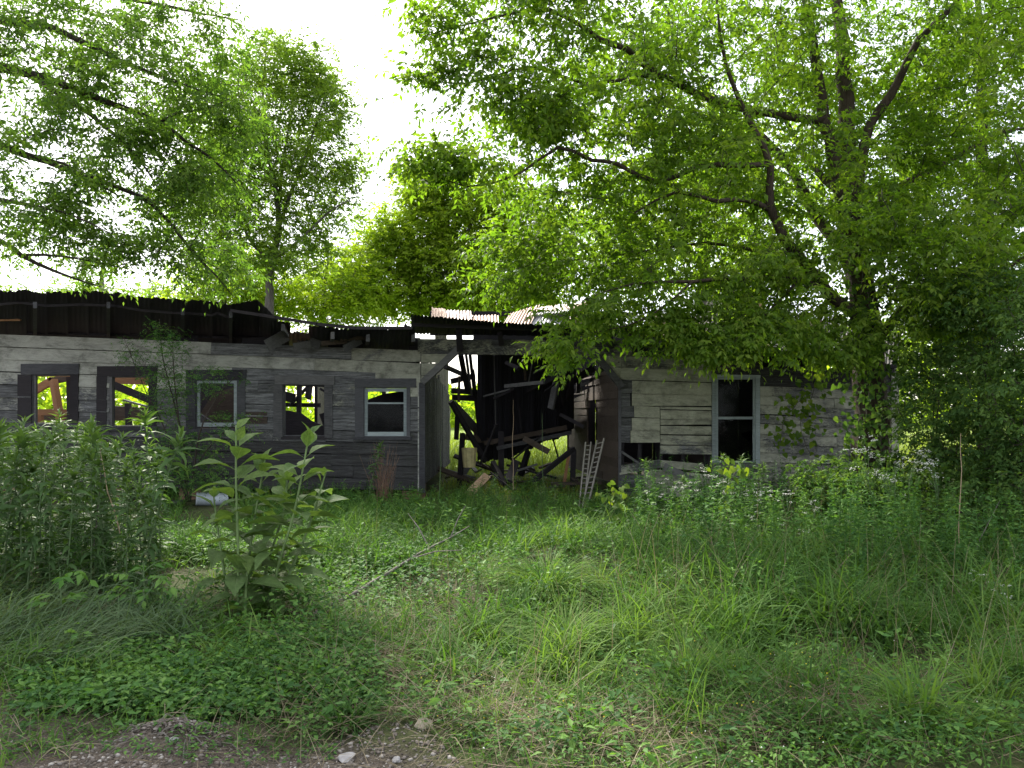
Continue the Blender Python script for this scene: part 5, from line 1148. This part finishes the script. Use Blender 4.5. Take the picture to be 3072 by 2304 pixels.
# small clover heads and yellow flowers
def dots(X, Y, hz, r):
    n = len(X); c = np.stack([X, Y, gnd(X, Y) + rng.uniform(*hz, n)], -1); rr = rng.uniform(*r, n)[:, None, None]
    o = np.array([(1, 0, 0), (0, 1, 0), (-1, 0, 0), (0, -1, 0), (0, 0, 1), (0, 0, -1)], float)[None] * rr
    V = (c[:, None] + o).reshape(-1, 3)
    Fc = (np.array([(0, 1, 4), (1, 2, 4), (2, 3, 4), (3, 0, 4), (1, 0, 5), (2, 1, 5), (3, 2, 5), (0, 3, 5)])[None] + (np.arange(n) * 6)[:, None, None]).reshape(-1, 3)
    return V, Fc, np.repeat(rng.uniform(0, 1, n), 6)
X, Y = spots(70, (1350, 3072), (1980, 2320)); k = patchy(X, Y, 1.8, .25, .3); v, f, a = dots(X[k], Y[k], (.05, .13), (.003, .0055))
tag(link('clover_heads', mesh_np('clover_heads', v, f, a), M['petal']), 'tiny white clover heads dotted through the foreground grass', 'flowers', kind='stuff')
X, Y = spots(110, (1250, 2500), (1960, 2250)); v, f, a = dots(X, Y, (.06, .13), (.003, .006))
tag(link('yellow_flowers', mesh_np('yellow_flowers', v, f, a), M['yellow']), 'tiny yellow flowers in the short foreground grass', 'flowers', kind='stuff')
# gravel
n = 9000; X, Y = spots(n, (-100, 1700), (2120, 2340)); k = on_gravel(X, Y) | (rng.uniform(0, 1, n) < .06); X, Y = X[k], Y[k]
X2, Y2 = -1.65 + rng.normal(size=900) * .17, 3.72 + rng.normal(size=900) * .09; X, Y = np.concatenate([X, X2]), np.concatenate([Y, Y2]); n = len(X)
o = np.array([(1, 0, 0), (.3, 1, .1), (-1, .3, 0), (-.2, -1, 0), (.1, .1, .8), (0, 0, -.7), (.6, .6, .5), (-.5, -.4, .6)], float)
sz = (.0025 + .014 * rng.uniform(0, 1, n) ** 4)[:, None, None]; rot = rng.uniform(0, 6.28, n)
c_, s_ = np.cos(rot)[:, None], np.sin(rot)[:, None]
oo = np.broadcast_to(o, (n, 8, 3)) * rng.uniform(.7, 1.3, (n, 8, 1)); oo = np.stack([oo[..., 0] * c_ - oo[..., 1] * s_, oo[..., 0] * s_ + oo[..., 1] * c_, oo[..., 2] * .7], -1) * sz
V = (np.stack([X, Y, gnd(X, Y) + .001], -1)[:, None] + oo).reshape(-1, 3)
ff = [(0, 6, 4), (6, 1, 4), (1, 2, 4), (2, 7, 4), (7, 3, 4), (3, 0, 4), (0, 1, 6), (2, 3, 7), (1, 0, 5), (2, 1, 5), (3, 2, 5), (0, 3, 5)]
Fc = (np.array(ff)[None] + (np.arange(n) * 8)[:, None, None]).reshape(-1, 3)
def gravel_mat():
    m, nn, out = mat_new('gravel'); a = nd(nn, 'ShaderNodeAttribute', attribute_name='var')
    principled(nn, out, Base_Color=ramp(nn, a.outputs['Fac'], [(0, (.045, .036, .028)), (.5, (.125, .104, .086)), (.9, (.22, .195, .175)), (1, (.38, .36, .33))]), Roughness=.9); return m
tag(link('gravel', mesh_np('gravel', V, Fc, np.repeat(rng.uniform(0, 1, n), 8)), gravel_mat()), 'loose grey and tan gravel along the bottom left', 'gravel', kind='stuff')
# matted roots on the rubble mound
mb = MB(); c = np.array((-1.65, 3.68, 0))
for k in range(26):
    p = c + np.array((random.gauss(0, .16), random.gauss(-.02, .07), 0)); d = np.array((random.gauss(0, 1), random.gauss(-.3, .5), 0)); d = nrm(d) * random.uniform(.06, .16)
    pts = [p, p + d * .5, p + d]; pts = [np.array((q[0], q[1], float(gnd(q[0], q[1])) + h)) for q, h in zip(pts, (.005, .03, .006))]
    mb.tube(pts, [.002, .003, .0015], 4)
o = mb.build('root_mat', M['deadwood'], None, loc=tuple(c)); tag(o, 'dead roots and twigs matted over the rubble mound', 'roots', kind='stuff')

# ---- plants that can be told apart
def plant_copy(root, loc, rz, s, label, group):
    r = root.copy(); col.objects.link(r); r.location = loc; r.rotation_euler = (random.uniform(-.15, .15), random.uniform(-.15, .15), rz); r.scale = (s, s, s)
    r['label'] = label; r['group'] = group
    for ch in root.children:
        c2 = ch.copy(); col.objects.link(c2); c2.parent = r; c2.matrix_parent_inverse = ch.matrix_parent_inverse
    return r
def goldenrod(seed):
    global rng
    keep = rng; rng = np.random.default_rng(seed)
    root = empty('goldenrod_plant'); tag(root, '', 'weed')
    h = 1.0; bow = rng.normal(size=2) * .06
    ln = lambda t: np.stack([bow[0] * t ** 2, bow[1] * t ** 2, h * t], -1)
    mb = MB(); mb.tube(ln(np.linspace(0, 1, 6)), np.linspace(.006, .002, 6), 5); mb.build('stem', M['stem'], root)
    n = 88; t = np.concatenate([rng.uniform(.04, .92, n - 24), rng.uniform(.88, 1.0, 24)]); B = ln(t); th = np.arange(n) * 2.39996 + rng.normal(size=n) * .3
    el = np.where(t > .9, rng.uniform(.4, 1.3, n), rng.uniform(.0, .8, n))
    D = np.stack([np.cos(th) * np.cos(el), np.sin(th) * np.cos(el), np.sin(el)], -1)
    L = rng.uniform(.10, .17, n) * np.where(t > .93, .55, 1)
    v, f, a = blades(B, D, L, L * .18, rng.uniform(.7, 1.9, n) * np.where(t > .93, .5, 1), np.clip(.2 + .6 * t ** 3 + rng.normal(size=n) * .12, 0, 1), 3)
    link('foliage', mesh_np('foliage', v, f, a), M['leaf_weed'], root)
    rng = keep
    return root
gold = [goldenrod(300 + k) for k in range(6)]
gold_used = [False] * 6
def put_gold(px, Y, top, label, group):
    X = PX(px, Y); z = float(gnd(X, Y)); hh = max(.35, CAMZ + (HZ - top) / F * Y - z); k = random.randrange(6)
    if not gold_used[k]:
        gold_used[k] = True; r = gold[k]; r.location = (X, Y, z - .02); r.scale = (hh,) * 3; r['label'] = label; r['group'] = group; r.rotation_euler = (0, 0, random.uniform(0, 6)); return r
    return plant_copy(gold[k], (X, Y, z - .02), random.uniform(0, 6), hh, label, group)
for k in range(74):
    px = random.uniform(-120, 500); Y = random.uniform(6.1, 8.8)
    top = 1228 + 55 * (px / 500) + random.uniform(-25, 50) + 170 * random.random() ** 2 + (60 if px > 430 else 0)
    put_gold(px, Y, top, 'tall narrow-leaved weed stalk in the dense stand at the left', 'narrow-leaved weeds in the left stand')
put_gold(478, 8.0, 1222, 'tallest narrow-leaved weed stalk at the right rim of the left stand', 'single narrow-leaved weeds')
put_gold(1098, 12.4, 1322, 'narrow-leaved weed below the window nearest the passage', 'single narrow-leaved weeds')
for px, Y, top in ((2130, 10.4, 1382), (2185, 10.2, 1356), (2225, 10.0, 1362), (2270, 10.3, 1384), (2300, 10.1, 1392), (1985, 10.8, 1366), (1850, 10.9, 1424), (2080, 10.0, 1420), (2240, 9.7, 1410), (2160, 9.8, 1430)):
    put_gold(px, Y, top, 'narrow-leaved weed stalk standing before the tall right window', 'narrow-leaved weeds below the tall window')
for k in range(20):
    put_gold(random.uniform(1400, 1750), random.uniform(11.4, 13.4), random.uniform(1440, 1500), 'narrow-leaved weed growing in the mouth of the passage', 'narrow-leaved weeds in the passage')

ORD = ['leftmost', 'second', 'third', 'fourth', 'fifth', 'sixth', 'seventh', 'eighth', 'ninth', 'tenth', 'eleventh', 'twelfth', 'thirteenth', 'fourteenth', 'fifteenth', 'sixteenth', 'seventeenth', 'eighteenth', 'nineteenth', 'twentieth']
def rank_labels(group, what):                # single them out by their order across the picture
    obs = sorted([o for o in bpy.data.objects if o.get('group') == group], key=lambda o: o.location.x / o.location.y)
    for i, o in enumerate(obs):
        o['label'] = (ORD[i] + (' from the left' if i else '') if i < len(obs) - 1 else 'rightmost') + ' of ' + what
rank_labels('narrow-leaved weeds below the tall window', 'the narrow-leaved weeds before the tall right window')
rank_labels('narrow-leaved weeds in the passage', 'the narrow-leaved weeds in the passage mouth')

# broad-leaved weeds, every leaf a part
def big_leaf(seed):
    r2 = np.random.default_rng(seed); rows_ = 7; V, Fc = [], []
    prof = [0, .035, .62, .98, 1.0, .74, .36, 0]
    for i in range(8):
        t = i / 7; y = t; w_ = prof[i] * .215 * (1 + r2.normal() * .05); z = -.62 * t ** 2 * (.55 + .3 * (seed % 3)) + .12 * t
        for s in (-1, -.5, 0, .5, 1): V.append((s * w_, y * (1 - .12 * t), z + abs(s) * w_ * .30 + r2.normal() * .006))
    for i in range(7):
        for j in range(4): Fc.append((i * 5 + j, i * 5 + j + 1, i * 5 + 6 + j, i * 5 + 5 + j))
    V = np.array(V); me = mesh_np('leaf', V, np.array(Fc), np.full(len(V), .2 + .14 * (seed % 5)), True); me.materials.append(M['leaf_big']); return me
bigs = [big_leaf(s) for s in range(5)]
def broad_weed(pts, label, n_pair, size, seed):
    r2 = random.Random(seed); base = pts[0]
    root = empty('broad_leaved_weed', tuple(base)); tag(root, label, 'weed', 'broad-leaved weeds in the foreground')
    q, rr = smooth_line(pts, np.linspace(.014, .006, len(pts)), .05)
    mb = MB(); mb.tube(q - base, rr, 7); mb.build('stalk', M['stem_big'], root, True)
    for k in range(n_pair):
        t = .10 + .88 * k / (n_pair - 1); p = q[int(t * (len(q) - 1))] - base; ph = k * 1.75 + r2.uniform(-.4, .4) + seed
        sz = size * np.interp(t, (.1, .25, .7, .88, 1), (.55, .88, .92, .72, .40)) * r2.uniform(.75, 1.15)
        for s in (0, 1):
            if r2.random() < .10: continue
            o = bpy.data.objects.new('leaf', r2.choice(bigs)); col.objects.link(o); o.parent = root
            o.location = tuple(p); up = .25 + .55 * t + r2.uniform(-.25, .25) + (.5 if k >= n_pair - 2 else 0)
            o.rotation_euler = (up - .08, r2.uniform(-.35, .35), ph + s * math.pi + r2.uniform(-.25, .25)); w_ = sz * r2.uniform(.85, 1.1); o.scale = (w_, sz, sz)
    return root
G_ = lambda px, py, Y: P(px, py, Y)
bw = 6.0
broad_weed([G_(716, 1870, bw), G_(714, 1650, bw), G_(708, 1450, bw), G_(708, 1275, bw)], 'upright broad-leaved weed stalk, leftmost of the big clump', 18, .42, 1)
broad_weed([G_(795, 1872, bw + .05), G_(838, 1688, bw), G_(884, 1530, bw), G_(930, 1292, bw)], 'leaning broad-leaved weed stalk, tallest on the right of the clump', 19, .43, 2)
broad_weed([G_(742, 1862, bw + .15), G_(745, 1700, bw + .2), G_(765, 1550, bw + .2), G_(796, 1372, bw + .2)], 'shorter broad-leaved weed between the two tall stalks', 15, .38, 3)
broad_weed([G_(815, 1868, bw + .12), G_(870, 1720, bw + .1), G_(930, 1570, bw + .15), G_(978, 1415, bw + .15)], 'short broad-leaved weed bending right, outermost of the clump', 15, .40, 4)
broad_weed([G_(735, 1878, bw - .15), G_(738, 1780, bw - .15), G_(742, 1700, bw - .15)], 'low broad-leaved weed at the front of the clump', 8, .36, 5)
broad_weed([G_(690, 1872, bw + .25), G_(676, 1740, bw + .25), G_(655, 1600, bw + .3), G_(640, 1480, bw + .3)], 'broad-leaved weed bending left, shortest behind the clump', 10, .36, 7)
broad_weed([G_(775, 1868, bw + .3), G_(800, 1700, bw + .35), G_(850, 1540, bw + .35), G_(862, 1430, bw + .35)], 'broad-leaved weed filling the middle of the clump from behind', 13, .38, 8)
broad_weed([G_(1105, 1925, GY(1925)), G_(1103, 1880, GY(1925)), G_(1104, 1800, GY(1925))], 'small pale-leaved seedling in the straw under the fallen branch', 5, .10, 6)

# shrub with fine twigs before the second and third windows
tree('privet_shrub', 'fine-twigged shrub with tiny leaves before the second and third windows', [
    (L_((560, 1505, 12.9), (556, 1350, 12.9), (520, 1200, 12.9), (490, 1080, 12.9), (478, 958, 12.9)), [.02, .016, .012, .008, .003]),
    (L_((565, 1505, 12.9), (540, 1300, 12.8), (522, 1120, 12.8), (517, 1000, 12.8)), [.018, .014, .009, .003]),
    (L_((570, 1505, 12.9), (600, 1300, 12.7), (660, 1180, 12.6), (730, 1110, 12.6)), [.018, .014, .009, .003]),
    (L_((562, 1505, 12.9), (600, 1380, 12.8), (680, 1290, 12.8), (740, 1260, 12.8)), [.016, .012, .008, .003]),
    (L_((560, 1505, 12.9), (500, 1300, 12.8), (440, 1180, 12.8), (370, 1010, 12.8)), [.016, .012, .008, .003])],
    [(490, 1180, 12.9, 70, 150, .35, 70), (478, 1010, 12.9, 18, 55, .12, 16), (518, 1040, 12.8, 18, 55, .12, 14), (650, 1140, 12.7, 90, 50, .3, 22), (690, 1280, 12.8, 80, 60, .3, 18), (540, 1380, 12.9, 110, 100, .4, 90), (390, 1060, 12.8, 40, 40, .15, 9), (620, 1440, 12.9, 100, 60, .3, 40)],
    P(562, 1505, 12.9) * (1, 1, 0), (M['bark_dark'], M['bark_dark'], M['leaf_cover']), leaf=(.034, .42, 9, .17), per=5, dens=1.7, seed=31, cat='shrub', twig=.004, hole=0, node_step=.15, crown_name='foliage', trunk_name='stems')
# dark thicket at the right
for i, (px, Y, lab, bl) in enumerate((
        (2790, 10.6, 'dark leafy shrub crowding the right side of the vine-covered trunk', [(2830, 900, 10.8, 140, 130, .8, 95), (2790, 1250, 10.6, 110, 150, .7, 85), (2760, 1430, 10.6, 120, 110, .7, 75), (2800, 1080, 10.8, 100, 90, .6, 45)]),
        (2960, 9.8, 'dense dark shrub at the right edge, level with the window', [(2980, 920, 9.9, 140, 150, .8, 110), (2960, 1180, 9.8, 150, 170, .8, 130), (2980, 1400, 9.6, 140, 140, .8, 110), (2900, 1330, 9.7, 90, 120, .6, 50)]),
        (3080, 8.8, 'shrub cut off by the right edge of the picture', [(3090, 1000, 8.9, 90, 150, .6, 70), (3080, 1250, 8.8, 110, 200, .7, 95), (3060, 1500, 8.6, 120, 140, .7, 95)]),
        (2560, 10.2, 'low dark shrub growing at the foot of the vine-covered trunk', [(2560, 1470, 10.2, 140, 70, .6, 70), (2480, 1440, 10.4, 90, 70, .5, 40), (2680, 1480, 10.2, 100, 70, .5, 45)]),
        (2860, 8.8, 'low tangled shrub in front of the dark thicket at right', [(2860, 1560, 8.8, 150, 80, .6, 75), (2980, 1610, 8.5, 120, 70, .5, 55)]))):
    b0 = np.array((PX(px, Y), Y, 0.)); top = min(b[1] for b in bl)
    lm = [([b0 - (0, 0, .05), b0 + np.array((random.uniform(-.1, .1), 0, .5)), P(b[0], b[1] + 40, b[2])], [.03, .022, .006]) for b in bl]
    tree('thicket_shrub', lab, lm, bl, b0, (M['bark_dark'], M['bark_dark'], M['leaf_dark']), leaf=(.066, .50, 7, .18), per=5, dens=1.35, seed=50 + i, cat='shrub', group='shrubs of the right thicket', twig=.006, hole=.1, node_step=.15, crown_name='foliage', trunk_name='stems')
# heart-leaved vines
def vine(name, label, lines, n, size, spread, mat='leaf_vine', seed=0, base=None):
    global rng
    keep = rng; rng = np.random.default_rng(seed)
    base = lines[0][0] if base is None else base
    root = empty(name, tuple(base)); tag(root, label, 'vine', 'vines on and near the big tree')
    mb = MB(); al = []
    for pts in lines:
        q, r_ = smooth_line(pts, np.full(len(pts), .006), .12); q[1:-1] += rng.normal(size=(len(q) - 2, 3)) * .012; al.append(q); mb.tube(q - base, r_, 4)
    mb.build('stem', M['stem_dark'], root)
    q = np.concatenate(al); i = rng.integers(0, len(q), n)
    B = q[i] + rng.normal(size=(n, 3)) * spread * np.array((1, .7, 1)); th = rng.uniform(0, 6.28, n)
    D = np.stack([np.cos(th) * .6, np.sin(th) * .5 - .35, rng.uniform(-1.1, -.1, n)], -1); N = nrm(np.stack([rng.normal(size=n) * .4, -np.ones(n), .7 + rng.normal(size=n) * .35], -1))
    L = size * rng.uniform(.6, 1.2, n)
    # heart: two lobes at the stalk, then a point
    D = nrm(D); S = nrm(np.cross(D, N)); N2 = np.cross(S, D); L_2 = L[:, None]
    V = np.stack([B, B - D * L_2 * .18 + S * L_2 * .25, B + D * L_2 * .12 + S * L_2 * .48 + N2 * L_2 * .1, B + D * L_2 * .55 + S * L_2 * .34 + N2 * L_2 * .04, B + D * L_2 - N2 * L_2 * .12,
                  B + D * L_2 * .55 - S * L_2 * .34 + N2 * L_2 * .04, B + D * L_2 * .12 - S * L_2 * .48 + N2 * L_2 * .1, B - D * L_2 * .18 - S * L_2 * .25], 1).reshape(-1, 3)
    f = np.array([(0, 1, 2), (0, 2, 3), (0, 3, 4), (0, 4, 5), (0, 5, 6), (0, 6, 7)])
    Fc = (f[None] + (np.arange(n) * 8)[:, None, None]).reshape(-1, 3)
    link('foliage', mesh_np('foliage', V - base, Fc, np.repeat(np.clip(rng.normal(.5, .25, n), 0, 1), 8)), M[mat], root)
    rng = keep
vine('trunk_vine', 'vine with broad leaves climbing the trunk of the huge right-hand tree', [L_((2600, 1540, 11.1), (2590, 1300, 11.1), (2615, 1100, 11.1), (2570, 950, 11.15), (2590, 800, 11.2), (2545, 620, 11.3)), L_((2660, 1540, 11.1), (2640, 1330, 11.1), (2655, 1150, 11.15), (2620, 980, 11.2), (2600, 850, 11.2)), L_((2560, 1500, 11.15), (2575, 1250, 11.1), (2560, 1080, 11.1), (2600, 900, 11.1), (2660, 700, 11.2))], 900, .085, .20, 'leaf_dark', 61)
vine('hanging_vine', 'bright heart-leaved vine hanging before the wall right of the tall window', [L_((2440, 940, 12.2), (2432, 1080, 12.4), (2440, 1180, 12.8), (2400, 1270, 12.9), (2430, 1360, 12.9)), L_((2440, 1180, 12.8), (2370, 1230, 12.9), (2340, 1330, 12.9))], 210, .10, .16, 'leaf_vine', 62)
vine('creeping_vine', 'bright heart-leaved vine among the white flowers below the tall window', [L_((2210, 1560, 9.6), (2180, 1480, 9.6), (2200, 1420, 9.6), (2170, 1380, 9.6)), L_((1830, 1530, 9.6), (1840, 1480, 9.6), (1870, 1500, 9.6))], 60, .085, .10, 'leaf_vine', 63)
vine('dangling_vine', 'vine with large pale leaves dangling from the crown right of the trunk', [L_((2640, 520, 10.9), (2650, 640, 10.7), (2625, 760, 10.6), (2660, 860, 10.6)), L_((2760, 620, 10.8), (2790, 740, 10.6), (2740, 860, 10.6))], 75, .12, .16, 'leaf_vine', 64)

# white-flowered plants in the right-hand grass
def fleabane(seed):
    global rng
    keep = rng; rng = np.random.default_rng(seed); root = empty('white_flowered_weed'); tag(root, '', 'flower')
    mb = MB(); mb.tube([(0, 0, 0), (.01, 0, .4), (0, .02, .62)], [.005, .004, .003], 4); H = []
    for k in range(7):
        a = rng.uniform(0, 6.28); t = rng.uniform(.45, .62); e = np.array((math.cos(a) * rng.uniform(.08, .22), math.sin(a) * rng.uniform(.08, .2), t + rng.uniform(.12, .36)))
        mb.tube([(0, .01, t), e * (.5, .5, 1) - (0, 0, .08), e], [.003, .002, .0015], 3); H.append(e)
    mb.build('stem', M['stem'], root)
    H = np.array(H); c = np.repeat(H, 12, 0) + rng.normal(size=(84, 3)) * np.array((.028, .028, .008)); n = len(c)
    v, f, a = leaves4(np.repeat(c, 3, 0), nrm(rng.normal(size=(n * 3, 3)) * (1, 1, .3)), nrm(UP + rng.normal(size=(n * 3, 3)) * .4), .012, .010, .5)
    link('flowers', mesh_np('flowers', v, f, a), M['petal'], root)['kind'] = 'stuff'
    n = 40; t = rng.uniform(.05, .62, n); th = rng.uniform(0, 6.28, n); L = rng.uniform(.05, .09, n)
    v, f, a = leaves5(np.stack([0 * t, 0 * t, t], -1), np.stack([np.cos(th), np.sin(th), rng.uniform(-.1, .6, n)], -1), np.tile(UP, (n, 1)), L, L * .3, rng.uniform(.2, .7, n), rng.uniform(.2, .8, n))
    link('foliage', mesh_np('foliage', v, f, a), M['leaf_cover'], root)['kind'] = 'stuff'; rng = keep; return root
fl = [fleabane(400 + k) for k in range(4)]; fu = [False] * 4
for i, (px, Y, top) in enumerate(((2010, 10.2, 1446), (2075, 9.9, 1432), (2120, 9.8, 1408), (2170, 9.9, 1436), (2250, 9.6, 1456), (2310, 9.3, 1462), (2360, 9.2, 1470), (2440, 9.0, 1500), (2350, 8.8, 1560), (2420, 8.4, 1600), (2640, 9.4, 1312), (2660, 9.2, 1354), (2700, 9.0, 1400), (2790, 8.8, 1370), (2560, 8.6, 1560), (2670, 8.0, 1620), (2280, 8.9, 1540), (2730, 9.6, 1330), (2950, 6.0, 1935), (1960, 9.8, 1470), (3010, 5.6, 1990))):
    X = PX(px, Y); z = float(gnd(X, Y)); s = max(.35, CAMZ + (HZ - top) / F * Y - z) / .92; k = i % 4
    lab, grp = ('weed with clusters of tiny white flowers in the right-hand grass', 'white-flowered weeds') if px < 2600 or Y < 8 else ('white-flowered weed before the foot of the vine-covered trunk', 'white-flowered weeds by the trunk')
    if not fu[k]: fu[k] = True; r = fl[k]; r.location = (X, Y, z); r.scale = (s, s, s); r['label'] = lab; r['group'] = grp
    else: plant_copy(fl[k], (X, Y, z), random.uniform(0, 6), s, lab, grp)
rank_labels('white-flowered weeds', 'the white-flowered weeds in the right-hand grass')
rank_labels('white-flowered weeds by the trunk', 'the white-flowered weeds before the vine-covered trunk')

# grass tussocks in the middle
def tussock(px, py, n, L, rad, label, bend=(1.0, 2.3), seed=0):
    global rng
    keep = rng; rng = np.random.default_rng(seed); Y = GY(py); X = PX(px, Y); z = float(gnd(X, Y))
    th = rng.uniform(0, 6.28, n); r_ = rad * np.sqrt(rng.uniform(0, 1, n)); e = 1.5 - 1.0 * r_ / rad * rng.uniform(.5, 1, n)
    B = np.stack([r_ * np.cos(th), r_ * np.sin(th), -.03 + 0 * th], -1); D = np.stack([np.cos(th) * np.cos(e), np.sin(th) * np.cos(e), np.sin(e)], -1)
    v, f, a = blades(B, D, rng.uniform(*L, n), rng.uniform(.004, .008, n), rng.uniform(*bend, n), rng.uniform(.3, 1, n), 5)
    tag(link('grass_tussock', mesh_np('grass_tussock', v, f, a), M['grass'], None, (X, Y, z)), label, 'grass', 'grass tussocks'); rng = keep
tussock(1640, 1800, 950, (.40, .75), .20, 'large arching grass tussock on the mound before the passage', seed=1)
tussock(1700, 1925, 620, (.30, .55), .14, 'arching grass tussock in front of the largest one', seed=2)
tussock(1470, 1925, 300, (.16, .30), .10, 'small upright tuft of grass left of the tussocks', (.4, 1.4), seed=3)
tussock(1420, 1740, 300, (.35, .6), .12, 'grey-green grass tuft at the end of the fallen branch', (1.2, 2.4), seed=4)
tussock(2060, 2020, 260, (.25, .42), .10, 'upright grass tuft in the foreground right of centre', (.4, 1.3), seed=5)
tussock(2560, 1880, 420, (.35, .62), .13, 'dark grass tuft in the shade at right', (.8, 2.0), seed=6)
tussock(2870, 2200, 160, (.18, .34), .08, 'small broad grass tuft in the right foreground', (.5, 1.4), seed=7)
# sprout with paired leaflets by the left stand
def sprout(px, py, label, fronds, ln, seed):
    global rng
    keep = rng; rng = np.random.default_rng(seed); Y = GY(py); X = PX(px, Y); base = np.array((X, Y, float(gnd(X, Y)))); root = empty('pinnate_sprout', tuple(base)); tag(root, label, 'plant', 'pinnate sprouts')
    mb = MB(); mb.tube([(0, 0, -.02), (.01, 0, .22), (0, 0, .45)], [.006, .005, .004], 5); mb.build('stem', M['stem'], root)
    O = np.array([(0, 0, z) for z in rng.uniform(.18, .46, fronds)]); th = np.linspace(0, 6.28, fronds, endpoint=False) + rng.normal(size=fronds) * .3
    D = np.stack([np.cos(th), np.sin(th) * .7, rng.uniform(.25, .7, fronds)], -1); lr = ln * rng.uniform(.8, 1.15, fronds)
    (v, f, a), s0, s1 = compound(O, D, lr, .085, .48, 13, rng.uniform(.3, .6, fronds), rng.uniform(.5, 1, fronds))
    link('fronds', mesh_np('fronds', v, f, a), M['leaf_cover'], root)
    mb = MB()
    for i in range(fronds):
        d = nrm(D[i]); t = np.linspace(0, 1, 6)[:, None]; mb.tube(O[i] + d * lr[i] * t - UP * .45 * lr[i] * t * t, np.linspace(.003, .0015, 6), 3)
    mb.build('leaf_stalks', M['stem'], root); rng = keep
sprout(430, 1860, 'pale green sprout with long rows of paired leaflets beside the left stand', 9, .42, 71)
sprout(180, 1900, 'smaller sprout with paired leaflets at the foot of the left stand', 5, .30, 72)
# brown dead stalks under the window
mb = MB(); c = np.array((PX(1150, 12.5), 12.5, 0.))
for k in range(70):
    x0, x1 = random.gauss(0, .07), random.gauss(0, .14); h = random.uniform(.55, 1.12)
    mb.tube([(x0, random.gauss(0, .08), 0), (x0 * .6 + x1 * .4, random.gauss(0, .06), h * .5), (x1 + random.gauss(0, .03), random.gauss(0, .08), h)], [.004, .003, .002], 3)
o = mb.build('dead_stalks', M['redbrown'], None, loc=None); o.location = tuple(c); tag(o, 'sheaf of thin brown dead stalks under the window nearest the passage', 'dead stalks', kind='stuff')
# single tall dry stalks
for (x0, y0, x1, y1, Y, lab, mt) in ((2868, 1850, 2882, 1300, 7.2, 'tall pale dry stalk at the right, taller than the grass', 'drystalk'), (2630, 1690, 2626, 1545, 8.2, 'short pale dry stalk in the grass before the trunk', 'drystalk'), (2905, 1740, 3000, 1500, 7.6, 'bent pale dry stem leaning right in the thicket', 'deadwood'),
        (1541, 1470, 1540, 1200, 13.2, 'thin pale seed stalk rising in the middle of the passage', 'drystalk'), (1630, 1450, 1626, 1240, 13.0, 'thin dark seed stalk right of the pale one in the passage', 'stem'), (1318, 1500, 1322, 1335, 12.6, 'thin leafy stalk at the left side of the passage', 'stem'), (280, 1640, 310, 1290, 7.0, 'dark bare stalk rising through the left stand', 'stem_dark'), (360, 1600, 300, 1350, 6.9, 'slanting dry stalk in front of the left stand', 'drystalk')):
    a, b = P(x0, y0, Y), P(x1, y1, Y); m_ = (a + b) / 2 + np.array((random.gauss(0, .02), 0, 0)); q, r_ = smooth_line([a, m_, b], [.006, .005, .002], .15); q[1:-1] += rng.normal(size=(len(q) - 2, 3)) * .006
    mb = MB(); mb.tube(q, r_, 5); o = thing_mesh(mb, 'dry_stalk', M[mt], lab, 'stalk', a, 'single tall stalks')
